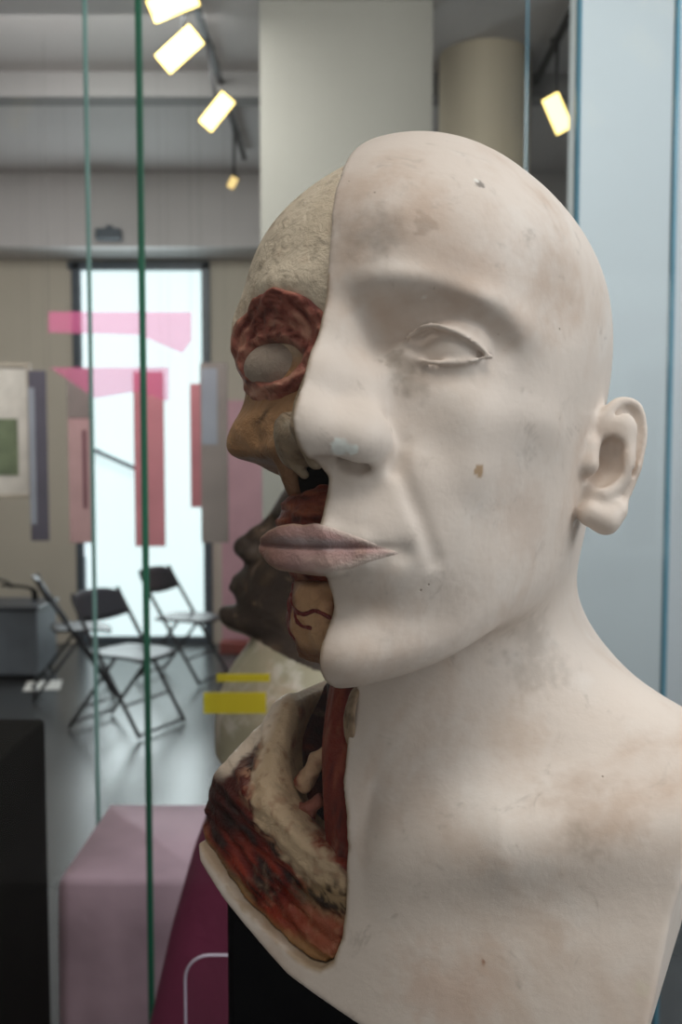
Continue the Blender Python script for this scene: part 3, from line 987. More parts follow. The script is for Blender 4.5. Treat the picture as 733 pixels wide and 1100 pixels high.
# hollow behind the collarbone
f = smax(f0 + 1.9 + 0.3 * np.sin(g.X * 3 + g.Z * 2), poly_sdf(g.X, g.Z, [(-5.6, -13.2), (-5.4, -19), (-1.2, -19.4), (-1.2, -12.2), (-3.6, -12.0)]), 0.3)
part('neck_hollow', g, f, p_red(lin(22, 6, 6), lin(52, 16, 14), lin(96, 40, 30), 1.0, 1.0, 6))
f = chain(g.X, g.Y, g.Z, spline([(-2.5, 1.0, -11.2), (-2.35, 2.3, -13.4), (-1.95, 3.6, -15.6), (-1.2, 4.5, -18.4)], 5), np.linspace(0.85, 0.8, 16)) - 0.05 * np.sin(g.X * 9 + g.Z)
f = np.maximum(f, g.X + 0.7)
part('neck_muscle', g, f, p_red(lin(78, 20, 13), lin(118, 40, 26), lin(146, 72, 52), 4.0, 0.6, 8))
f = np.abs(ell(g.X, g.Y, g.Z, (-1.15, 3.0, -13.3), (0.75, 1.0, 1.5))) - 0.09
f = np.maximum(f + 0.05 * gnoise(g, 2.2, 3, 8), g.X + 1.15)
f = np.maximum(f, 3.0 - g.Y)
part('skin_flap', g, f, lambda V, H, N: mixc(base_col(V, lin(160, 138, 114)), sstep(0, .5, noise3(V, 1.8, 3, 2)), lin(112, 92, 72)))
f = chain(g.X, g.Y, g.Z, [(-3.9, 3.0, -16.1), (-3.3, 3.1, -15.2), (-2.7, 3.2, -14.4)], [0.46, 0.34, 0.12]) + 0.26 * gnoise(g, 1.6, 4, 12)
part('cartilage_stub', g, f, lambda V, H, N: mixc(base_col(V, lin(192, 158, 128)), sstep(0, .5, noise3(V, 1.8, 3, 2)), lin(124, 60, 46)))
f = chain(g.X, g.Y, g.Z, [(-3.6, 3.7, -17.1), (-3.0, 3.7, -16.7)], [0.4, 0.3]) + 0.3 * gnoise(g, 1.8, 4, 14)
part('gland_stub', g, f, lambda V, H, N: mixc(base_col(V, lin(150, 92, 78)), sstep(0, .5, noise3(V, 1.8, 3, 2)), lin(84, 30, 26)))


# ------------------------------------------------------------------ plain mesh helpers
class MB:
    def __init__(s):
        s.v = []; s.f = []; s.mi = []

    def add(s, vs, fs, mi=0):
        o = len(s.v)
        s.v += [tuple(p) for p in vs]
        s.f += [tuple(i + o for i in q) for q in fs]
        s.mi += [mi] * len(fs)
        return s

    def box(s, c, d, rot=None, bev=0.0, mi=0):
        hx, hy, hz = d[0] / 2, d[1] / 2, d[2] / 2
        c = Vector(c)
        M = rot if rot is not None else Matrix.Identity(3)
        if bev <= 0:
            vs = [c + M @ Vector((x * hx, y * hy, z * hz)) for x in (-1, 1) for y in (-1, 1) for z in (-1, 1)]
            fs = [(0, 1, 3, 2), (4, 6, 7, 5), (0, 4, 5, 1), (2, 3, 7, 6), (0, 2, 6, 4), (1, 5, 7, 3)]
            return s.add(vs, fs, mi)
        import bmesh
        bm = bmesh.new(); bmesh.ops.create_cube(bm, size=1.0)
        for v in bm.verts:
            v.co = Vector((v.co.x * d[0], v.co.y * d[1], v.co.z * d[2]))
        bmesh.ops.bevel(bm, geom=bm.edges[:], offset=min(bev, min(d) * 0.45), segments=2, affect='EDGES', profile=0.5)
        bm.verts.index_update()
        s.add([c + M @ v.co for v in bm.verts], [[v.index for v in f.verts] for f in bm.faces], mi)
        bm.free()
        return s

    def tube(s, pts, r, n=10, mi=0, caps=True):
        pts = [Vector(p) for p in pts]
        rs = r if isinstance(r, (list, tuple)) else [r] * len(pts)
        vs = []; fs = []
        prev = None
        for i, p in enumerate(pts):
            t = (pts[min(i + 1, len(pts) - 1)] - pts[max(i - 1, 0)]).normalized()
            if prev is None:
                prev = t.orthogonal().normalized()
            a = (prev - t * prev.dot(t)).normalized(); b = t.cross(a); prev = a
            vs += [p + (a * math.cos(2 * math.pi * k / n) + b * math.sin(2 * math.pi * k / n)) * rs[i] for k in range(n)]
        for i in range(len(pts) - 1):
            fs += [(i * n + k, i * n + (k + 1) % n, (i + 1) * n + (k + 1) % n, (i + 1) * n + k) for k in range(n)]
        if caps:
            fs += [tuple(range(n))[::-1], tuple(range((len(pts) - 1) * n, len(pts) * n))]
        return s.add(vs, fs, mi)

    def build(s, name, mats, parent=None, smooth=False, loc=None):
        me = bpy.data.meshes.new(name)
        me.from_pydata(s.v, [], s.f)
        if not isinstance(mats, (list, tuple)):
            mats = [mats]
        for m in mats:
            me.materials.append(m)
        me.polygons.foreach_set('material_index', s.mi)
        if smooth:
            me.polygons.foreach_set('use_smooth', [True] * len(s.f))
        me.update()
        o = bpy.data.objects.new(name, me); COL.objects.link(o)
        if parent is not None:
            o.parent = parent
        if loc is not None:
            o.location = loc
        return o


def root(name, label, cat, loc=(0, 0, 0), rz=0.0, group=None):
    o = bpy.data.objects.new(name, None); COL.objects.link(o)
    o.location = loc; o.rotation_euler = (0, 0, rz); o.empty_display_size = 0.1
    return tag(o, label, cat, group)


def tag(o, label, cat, group=None):
    o['label'] = label; o['category'] = cat
    if group:
        o['group'] = group
    return o


def struct(o):
    o['kind'] = 'structure'
    return o


tag(bust, 'large white plaster bust, one half of the face opened to skull and red muscle', 'anatomical model')

# ------------------------------------------------------------------ the room
XL, XR, YB, YF, ZC = -4.2, 1.95, -3.0, 8.7, 3.8


def mk_wall(name, c, var=0.06, sc_=1.2):
    t = NT(name); v = obj_coord(t)
    f = t.noise(sc_, 4, vec=v)
    t.base(t.mix(t.ramp(f, 0.3, 0.7), tuple(x * (1 - var) for x in c), tuple(c)))
    t.set(Roughness=0.7); t.bump(t.noise(180, 3, vec=v), 0.0006)
    return t.m


M_wall = mk_wall('beige_wall_paint', lin(196, 188, 174))
M_wallR = mk_wall('blue_grey_wall_paint', lin(192, 200, 206))
M_ceil = mk_wall('grey_ceiling_paint', lin(196, 192, 192))
M_part = mk_wall('grey_partition_paint', lin(152, 149, 142))
M_col = mk_wall('beige_column_paint', lin(224, 212, 190))


M_beam = mk_wall('dark_grey_beam_paint', lin(128, 126, 126))


def mk_floor():
    t = NT('polished_dark_floor'); v = obj_coord(t)
    f = t.noise(0.8, 6, 0.6, 0.3, v)
    c = t.mix(t.ramp(f, 0.3, 0.7), lin(50, 52, 54), lin(72, 74, 76))
    br = t.n('ShaderNodeTexBrick', offset=0.0, i_Scale=1.0); br.inputs['Mortar Size'].default_value = 0.006
    br.inputs['Brick Width'].default_value = 1.2; br.inputs['Row Height'].default_value = 1.2
    t.l(v, br.inputs['Vector'])
    c = t.mix(t.mul(br.outputs['Fac'], 0.6), c, lin(40, 40, 40))
    t.base(c); t.set(Roughness=0.26)
    t.bump(t.noise(9, 4, vec=v), 0.002, 0.3)
    return t.m


M_floor = mk_floor()
EPS = 0.1
struct(MB().box(((XL + XR) / 2, (YB + YF) / 2, -EPS / 2), (XR - XL + 0.4, YF - YB + 0.4, EPS)).build('floor', M_floor))
struct(MB().box(((XL + XR) / 2, (YB + YF) / 2, ZC + EPS / 2), (XR - XL + 0.4, YF - YB + 0.4, EPS)).build('ceiling', M_ceil))
struct(MB().box((XL - EPS / 2, (YB + YF) / 2, ZC / 2), (EPS, YF - YB, ZC)).build('wall_left', M_wall))
struct(MB().box((XR + EPS / 2, (YB + YF) / 2, ZC / 2), (EPS, YF - YB, ZC)).build('wall_right', M_wallR))
# far wall with the door opening
d0 = at(80, 283, YF); d1 = at(223, 697, YF)
dx0, dx1, dz = d0.x, d1.x, d0.z
wf = MB()
wf.box(((XL + dx0) / 2, YF + EPS / 2, ZC / 2), (dx0 - XL, EPS, ZC))
wf.box(((XR + dx1) / 2, YF + EPS / 2, ZC / 2), (XR - dx1, EPS, ZC))
wf.box(((dx0 + dx1) / 2, YF + EPS / 2, (ZC + dz) / 2), (dx1 - dx0, EPS, ZC - dz))
struct(wf.build('wall_far', M_wall))
M_dframe = plain('dark_door_frame', lin(78, 88, 98), 0.4)
M_frost = mk_emit('frosted_daylight', (0.82, 0.965, 1.0), 0.92)
fw_ = 0.07
df = MB()
df.box((dx0 + fw_ / 2 - 0.02, YF - 0.005, dz / 2), (fw_, 0.07, dz), bev=0.006)
df.box((dx1 - fw_ / 2 + 0.05, YF - 0.005, dz / 2), (fw_, 0.07, dz), bev=0.006)
df.box(((dx0 + dx1) / 2, YF - 0.005, dz - 0.02), (dx1 - dx0 + 0.1, 0.07, fw_), bev=0.006)
df.box(((dx0 + dx1) / 2, YF - 0.005, 0.03), (dx1 - dx0, 0.06, 0.06), bev=0.004)
door = struct(df.build('door_1', M_dframe))
struct(MB().box(((dx0 + dx1) / 2, YF + 0.04, dz / 2), (dx1 - dx0 - 0.02, 0.02, dz - 0.02)).build('door_pane', M_frost, door))
a_ = at(102, 484, YF - 0.12); b_ = at(147, 504, YF - 0.12)
struct(MB().tube([(a_.x, YF, a_.z), a_, b_, (b_.x, YF, b_.z)], 0.02).build('door_handle', M_dframe, door, True))
# soffit and beam at the top of the far wall
z1 = at(300, 265, YF - 0.5).z
struct(MB().box(((XL + XR) / 2, YF - 0.25, (z1 + ZC) / 2), (XR - XL, 0.5, ZC - z1)).build('trim_1', M_ceil))
zb = 3.66
struct(MB().box(((XL + XR) / 2, 6.2, (zb + ZC) / 2), (XR - XL, 0.16, ZC - zb)).build('trim_2', M_beam))
# grey partition wall and round beige column behind the bust
p0 = at(281, 400, 5.2); p1 = at(463, 400, 5.2)
struct(MB().box(((p0.x + p1.x) / 2, 5.26, ZC / 2), (p1.x - p0.x, 0.12, ZC)).build('wall_partition', M_part))
q0 = at(615, 400, 3.66)
struct(MB().box(((q0.x + XR) / 2, 3.72, ZC / 2), (XR - q0.x, 0.12, ZC)).build('wall_side', M_wallR))
c0 = at(470, 400, 5.9); c1 = at(566, 400, 5.9)
cm = MB()
rc = (c1.x - c0.x) / 2
n = 48
cx_, cy_ = (c0.x + c1.x) / 2, 5.9
cm.tube([(cx_, cy_, 0), (cx_, cy_, ZC)], rc, n)
column = struct(cm.build('trim_3', M_col, None, True))

# ------------------------------------------------------------------ glass cases
def pane(name, x0, x1, y0, y1, z0, z1, mats, parent):
    """upright sheet of glass between two plan points, 6 mm thick, edges tinted"""
    a = Vector((x0, y0, 0)); b = Vector((x1, y1, 0)); d = (b - a).normalized(); nn = Vector((-d.y, d.x, 0)) * 0.003
    vs = []
    for z in (z0, z1):
        for p in (a - nn, b - nn, b + nn, a + nn):
            vs.append((p.x, p.y, z))
    m = MB()
    m.add(vs, [(0, 1, 5, 4), (2, 3, 7, 6)], 0)
    m.add(vs, [(1, 2, 6, 5), (3, 0, 4, 7), (3, 2, 1, 0), (4, 5, 6, 7)], 1)
    return m.build(name, mats, parent)


DECK = 0.70
M_black = plain('matt_black_paint', lin(9, 9, 13), 0.55)
M_black.node_tree.nodes['Principled BSDF'].inputs['Specular IOR Level'].default_value = 0.12
M_base = plain('white_case_base', lin(190, 192, 194), 0.5)
case = root('display_case', 'tall glass display case holding the half-opened bust and the brown head behind it', 'display case', (0, 0.81, 0))
M_caseedge = plain('case_edge', lin(30, 78, 62), 0.2)
xl, xr = (157 - 366.5) / 1100 * 1.42, (613 - 366.5) / 1100 * 1.42
cm = MB()
cm.box((0.02, 0, DECK - 0.012), (xr - xl + 0.03, 1.22, 0.024), bev=0.003)
cm.box((0.02, 0, (DECK - 0.024) / 2), (xr - xl - 0.04, 1.14, DECK - 0.024), bev=0.004)
cm.build('base', M_base, case)
Y0, Y1 = -0.59, 0.61
pane('front_pane', xl + .004, xr - .004, Y0, Y0, DECK, 2.35, [M_glass, M_edge], case)
pane('back_pane', xl, xr, Y1, Y1, DECK, 2.35, [M_glass, M_edge], case)
pane('side_pane', xl, xl, Y0 + .004, Y1 - .004, DECK, 2.35, [M_glass2, M_edge], case)
pane('side_pane', xr, xr, Y0 + .004, Y1 - .004, DECK, 2.35, [M_glass2, M_edge3], case)
for jx, jm, jw in ((xl, M_edge, 0.0085), (xr, M_edge3, 0.0075)):
    MB().box((jx, Y1 - 0.0085, (DECK + 2.35) / 2), (jw, 0.009, 2.35 - DECK), None, 0.0015).build('corner_joint', jm, case)
MB().box((0.02, 0, 2.36), (xr - xl + 0.02, 1.22, 0.02), bev=0.003).build('top', M_glass, case)
# larger empty case behind
case2 = root('display_case', 'tall empty glass case behind the bust with thin pale edges', 'display case', (0.075, 2.8, 0))
xl2, xr2 = (101 - 366.5) / 1100 * 2.0 - 0.075, (716 - 366.5) / 1100 * 2.0 - 0.075
pane('front_pane', xl2, xr2, -.8, -.8, 0.05, 3.3, [M_glass2, M_edge2], case2)
pane('back_pane', xl2, xr2, .8, .8, 0.05, 3.3, [M_glass2, M_glass2], case2)
pane('side_pane', xl2 + .001, xl2 + .001, -.797, .797, 0.05, 3.3, [M_glass2, M_glass2], case2)
pane('side_pane', xr2 - .001, xr2 - .001, -.797, .797, 0.05, 3.3, [M_glass2, M_edge3], case2)
for jx, jm, jw in ((xl2, M_edge2, 0.0075), (xr2, M_edge3, 0.009)):
    MB().box((jx, -0.8085, 1.675), (jw, 0.009, 3.25), None, 0.0015).build('corner_joint', jm, case2)
MB().box((0, 0, 0.025), (xr2 - xl2 + 0.04, 1.64, 0.05), bev=0.004).build('base', M_black, case2)
MB().box((0, 0, 3.31), (xr2 - xl2 + 0.04, 1.64, 0.02), bev=0.004).build('top', M_glass2, case2)

# black stand that carries the bust
stand = root('bust_stand', 'matt black stand carrying the plaster bust inside the case', 'stand', (PIV.x, PIV.y, DECK))
c_, s_ = math.cos(-YAW), math.sin(-YAW)
Rz = Matrix.Rotation(-YAW, 3, 'Z')
sm = MB()
top = PIV.z - 0.258 - DECK
sm.box(Rz @ Vector((0.035, 0.045, top / 2)), (0.07, 0.08, top), Rz, 0.004)
sm.build('block', M_black, stand)
x240 = (240 - 366.5) / 1100 * 0.54
bm_ = MB()
bw = 0.17
bm_.box((x240 + bw / 2 - PIV.x, 0.556 - PIV.y, (1.302 - DECK) / 2), (bw, 0.03, 1.302 - DECK), None, 0.004)
bm_.build('back_board', M_black, stand)

# ------------------------------------------------------------------ second head behind
b2 = root('anatomical_bust', 'brown plaster head in profile facing left, with pale chest, behind the half-opened bust', 'anatomical model', (0.004, 1.085, 1.417), R(-90))
b2.rotation_euler = (R(-18), 0, R(-90))
g = Grid((-14, -14, -23), (14, 14, 12), 0.26)
hy, hz = head_frame(g.Y, g.Z)
f = np.ascontiguousarray(np.broadcast_to(base_head(g.X, hy, hz), g.n)).astype(F32)
torso(f, g)
f = smin(f, ell(g.X, g.Y, g.Z, (0, -2.4, -17.1), (12.5, 10.8, 11.5)), 2.0)
face_features(f, g, 1)
ear(f, g, 1); ear(f, g, -1)
gaussb(f, g, (0, 9.2, -10.6), (1.6, 1.4, 1.0), 1.1)
f = smax(f, np.maximum(np.abs(g.X) - 12.5, -(g.Y + 9.0)) + 0 * g.Z, 0.3)
f = smax(f, -(g.Y * math.sin(R(18)) + g.Z * math.cos(R(18)) + 20.0) + 0 * g.X, 0.3)
V, Q = nets(f, g)
H = hcoord(V)
n_ = noise3(H, 0.5, 4, 31)
colr = base_col(V, lin(50, 39, 32))
colr = mixc(colr, sstep(0.0, 0.5, n_), lin(78, 62, 48))
colr = mixc(colr, sstep(-11.5, -13.0, V[:, 2] + n_ - 0.0), lin(150, 146, 124))
isbody = V[:, 2] < -10.0
F_h = ~isbody[Q].all(1)
# two meshes of one figure: head and chest
b2h = bmesh_out('head', V, Q[F_h], M_wax, b2, {'paint': colr})
b2c = bmesh_out('chest', V, Q[~F_h], M_plaster, b2, {'paint': np.tile(np.array(lin(156, 150, 128), F32), (len(V), 1))})

# magenta cloth over the stand of the second head
M_mag = plain('magenta_cloth', lin(116, 40, 74), 0.75, bump=0.004, bscale=12)
cv = MB()
nseg = 72
rings = [(0.0, 0.105), (0.02, 0.116), (0.10, 0.148), (0.18, 0.172), (0.32, 0.205), (0.50, 0.235)]
ztop = 1.417 - 0.202
zz = ztop - DECK
vs = []
for i, (dzz, rad) in enumerate(rings):
    zc = zz - dzz * zz / 0.50
    for k in range(nseg):
        a = 2 * math.pi * k / nseg
        w_ = 1 + 0.05 * (dzz / 0.5) * math.sin(9 * a + 1.0) + 0.02 * math.sin(4 * a + 3 * dzz)
        vs.append((rad * w_ * math.cos(a), rad * w_ * math.sin(a), zc))
fs = []
for i in range(len(rings) - 1):
    for k in range(nseg):
        fs.append((i * nseg + (k + 1) % nseg, i * nseg + k, (i + 1) * nseg + k, (i + 1) * nseg + (k + 1) % nseg))
fs.append(tuple(range(nseg)))
cv.add(vs, fs)
cloth = cv.build('draped_stand', M_mag, None, True, (-0.01, 1.10, DECK))
tag(cloth, 'magenta cloth draped over the stand under the brown head', 'draped stand')

# ------------------------------------------------------------------ plinths outside the case
M_mauve = plain('mauve_cloth', lin(188, 160, 174), 0.7, bump=0.003, bscale=8)


def draped_box(name, x0, x1, y0, y1, z, mat):
    """box under a cloth, hem slightly flared and waved"""
    vs = []; fs = []
    seg = []
    nn = 14
    for (a, b) in (((x0, y0), (x1, y0)), ((x1, y0), (x1, y1)), ((x1, y1), (x0, y1)), ((x0, y1), (x0, y0))):
        for i in range(nn):
            t = i / nn
            seg.append((a[0] + (b[0] - a[0]) * t, a[1] + (b[1] - a[1]) * t))
    cx, cy = (x0 + x1) / 2, (y0 + y1) / 2
    zs = [z, z - 0.012, z - 0.08, z * 0.5, 0.006]
    fl = [0.97, 1.0, 1.01, 1.03, 1.06]
    for zi, s_ in zip(zs, fl):
        for k, (x, y) in enumerate(seg):
            w_ = s_ + (1 - zi / z) * 0.025 * math.sin(k * 1.9)
            vs.append((cx + (x - cx) * w_, cy + (y - cy) * w_, zi))
    m = len(seg)
    for i in range(len(zs) - 1):
        for k in range(m):
            fs.append((i * m + k, (i + 1) * m + k, (i + 1) * m + (k + 1) % m, i * m + (k + 1) % m))
    fs.append(tuple(range(m)))
    mb = MB(); mb.add(vs, fs)
    return mb.build(name, mat, None, True)


a = at(52, 860, 1.86); b = at(150, 860, 1.62)
mv = draped_box('draped_plinth', -0.425, -0.185, 1.50, 1.84, 0.90, M_mauve)
tag(mv, 'mauve cloth-covered plinth left of the glass case, lower left of the photo', 'plinth')
M_plinth = plain('charcoal_plinth', lin(30, 28, 26), 0.95)
M_plinth.node_tree.nodes['Principled BSDF'].inputs['Specular IOR Level'].default_value = 0.05
pb = MB().box((-0.54, 1.25, 0.585), (0.26, 0.30, 1.17), None, 0.006).build('display_plinth', M_black)
pb.data.materials.clear(); pb.data.materials.append(M_plinth)
tag(pb, 'dark plinth at the far lower left, beside the mauve plinth', 'plinth')

# clear acrylic sign stand
M_acr = mk_glass('clear_acrylic', (0.97, 0.96, 0.97), 0.6)
M_acre = plain('acrylic_edge', lin(190, 180, 196), 0.2)
ac = root('acrylic_stand', 'clear acrylic sheet with a rounded corner and pale edge, beside the black bust stand', 'acrylic stand', (-0.085, 0.80, DECK))
acz = at(195, 1026, 0.80).z - DECK
w0 = -0.041; w1 = 0.04; rr_ = 0.02
prof = [(w0, 0.003)] + [(w0 + rr_ - rr_ * math.cos(t), acz - rr_ + rr_ * math.sin(t)) for t in np.linspace(0, math.pi / 2, 8)] + \
       [(w1 - rr_ + rr_ * math.sin(t), acz - rr_ + rr_ * math.cos(t)) for t in np.linspace(0, math.pi / 2, 8)] + [(w1, 0.003)]
am = MB()
np_ = len(prof)
vs = [(x, -0.002, z) for x, z in prof] + [(x, 0.002, z) for x, z in prof]
am.add(vs, [tuple(range(np_)), tuple(range(2 * np_ - 1, np_ - 1, -1))], 0)
am.add(vs, [(i, i + np_, (i + 1) % np_ + np_, (i + 1) % np_) for i in range(np_)], 1)
am.build('sheet', [M_acr, M_acre], ac)
em = MB(); em.tube([(x, 0, z) for x, z in prof], 0.0012, 6); em.build('edge', M_acre, ac, True)
MB().box((0, 0.0, 0.0015), (0.09, 0.06, 0.003), None, 0.001).build('foot', M_acr, ac)

# ------------------------------------------------------------------ hanging panels by the door
YP = 6.0
M_pinkpaper = plain('dusty_pink_print', lin(186, 118, 126), 0.6, var=0.08, scale=5)
M_pinkgrey = plain('pink_grey_print', lin(172, 138, 138), 0.6, var=0.08, scale=5)
M_greyp = plain('grey_brown_print', lin(126, 116, 112), 0.6, var=0.1, scale=5)
M_paleblue = plain('pale_blue_print', lin(132, 136, 146), 0.6, var=0.06, scale=5)
M_navy = plain('slate_print', lin(78, 74, 86), 0.6, var=0.1, scale=5)
M_darkink = plain('dark_print', lin(110, 70, 78), 0.6)
M_wire = plain('dark_wire', lin(70, 70, 70), 0.8)


def hang(x0, x1, ytop, ybot, mat, label, extras=(), Y=YP, rz=0.0):
    a = at(x0, ytop, Y); b = at(x1, ybot, Y)
    r = root('hanging_panel', label, 'hanging panel', ((a.x + b.x) / 2, Y, b.z), rz, 'printed panels hanging by the door')
    w = b.x - a.x; h = a.z - b.z
    MB().box((0, 0, h / 2), (w, 0.012, h), None, 0.002).build('sheet', mat, r)
    for sx in (-1, 1):
        wm = MB()
        wm.tube([(sx * w * 0.42, 0, h - 0.01), (sx * w * 0.42, 0, ZC - b.z)], 0.0006, 6)
        wm.build('wire', M_wire, r)
    for (nm, u0, u1, v0, v1, mt) in extras:
        MB().box((-w / 2 + (u0 + u1) / 2 * w, -0.0075, h * (1 - (v0 + v1) / 2)), ((u1 - u0) * w, 0.003, (v1 - v0) * h)).build(nm, mt, r)
    return r


hang(30, 53, 398, 581, M_navy, 'dark slate hanging panel nearest the framed picture at left', [('printed_field', 0.0, 0.35, 0.1, 0.9, M_paleblue)])
hang(72, 103, 396, 583, M_pinkgrey, 'greyish pink hanging panel with a dark printed column, left edge of the bright door', [('printed_column', 0.55, 0.72, 0.35, 0.8, M_darkink), ('printed_field', 0.0, 1.0, 0.0, 0.28, M_greyp)])
hang(143, 178, 399, 587, M_pinkpaper, 'dusty pink hanging panel in the middle of the bright door')
hang(204, 217, 412, 545, M_pinkpaper, 'narrow pink hanging panel at the right side of the bright door', Y=6.3)
hang(215, 246, 390, 583, M_greyp, 'grey brown hanging panel with pale upper corner, right of the bright door', [('printed_field', 0.05, 0.62, 0.03, 0.45, M_paleblue)])

# pink reflections built as added see-through sheets, in front of the door
M_pink_reflection = mk_reflection_sheet('pink_reflection', (1.0, 0.93, 0.98), (1.0, 0.22, 0.48), 0.26)


def reflection_sheet(pts, label, Y):
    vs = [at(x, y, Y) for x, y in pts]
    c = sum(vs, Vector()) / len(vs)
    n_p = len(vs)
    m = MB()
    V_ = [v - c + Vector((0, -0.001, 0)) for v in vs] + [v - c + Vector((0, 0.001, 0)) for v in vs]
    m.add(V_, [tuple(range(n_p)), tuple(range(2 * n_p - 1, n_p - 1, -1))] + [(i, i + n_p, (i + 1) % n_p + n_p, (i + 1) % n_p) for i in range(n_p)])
    r = root('pink_reflection', label, 'reflection sheet', c, 0, 'pink reflection sheets in front of the door')
    m.build('sheet', M_pink_reflection, r)
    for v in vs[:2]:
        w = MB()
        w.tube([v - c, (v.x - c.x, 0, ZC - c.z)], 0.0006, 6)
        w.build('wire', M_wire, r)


reflection_sheet([(52, 335), (206, 335), (206, 366), (196, 380), (150, 360), (52, 357)], 'wide hot pink reflection built as a film across the top of the bright door', 5.7)
reflection_sheet([(54, 395), (182, 394), (182, 432), (150, 420), (103, 428), (100, 426)], 'lower pink reflection built as a film in front of the tops of the hanging panels', 5.6)

# framed picture at the left edge
pf = root('framed_picture', 'pale framed picture with a green image, at the left edge of the photo', 'picture', at(8, 535, 6.4))
pz = at(8, 390, 6.4).z - at(8, 535, 6.4).z
M_frame = plain('pale_wood_frame', lin(176, 166, 152), 0.5)
M_mat = plain('white_mount', lin(206, 200, 192), 0.7)
M_green = plain('green_print', lin(112, 124, 96), 0.6, var=0.2, scale=9)
m = MB()
wd = 0.30
for (x, z, dx_, dz_) in ((-wd / 2, pz / 2, 0.025, pz), (wd / 2, pz / 2, 0.025, pz), (0, 0.0125, wd, 0.025), (0, pz - 0.0125, wd, 0.025)):
    m.box((x, 0, z), (dx_, 0.03, dz_), None, 0.003)
m.build('frame', M_frame, pf)
MB().box((0, 0.004, pz / 2), (wd - 0.02, 0.012, pz - 0.03)).build('mount', M_mat, pf)
MB().box((0, -0.004, pz * 0.38), (wd * 0.5, 0.006, pz * 0.42)).build('image', M_green, pf)
for sx in (-1, 1):
    w = MB()
    w.tube([(sx * 0.12, 0.005, pz - 0.01), (sx * 0.12, 0.005, ZC - pf.location.z)], 0.0006, 6)
    w.build('wire', M_wire, pf)

# pink standing panel behind the second head
s0 = at(237, 430, 8.3); s1 = at(312, 703, 8.3)
sp_ = root('standing_panel', 'pale pink standing panel on a brick-red foot, right of the bright door', 'display panel', ((s0.x + s1.x) / 2, 8.3, 0))
MB().box((0, 0, (0.10 + s0.z) / 2), (s1.x - s0.x, 0.03, s0.z - 0.10), None, 0.004).build('panel', plain('pale_pink_board', lin(206, 160, 172), 0.6, var=0.05), sp_)
MB().box((0, 0, 0.05), (s1.x - s0.x + 0.02, 0.28, 0.10), None, 0.01).build('foot', plain('brick_red_foot', lin(140, 62, 54), 0.6), sp_)

# ------------------------------------------------------------------ folding chairs
M_tube = plain('dark_chair_tube', lin(44, 44, 50), 0.35, 0.3)
M_seat = plain('dark_chair_seat', lin(50, 50, 58), 0.42)


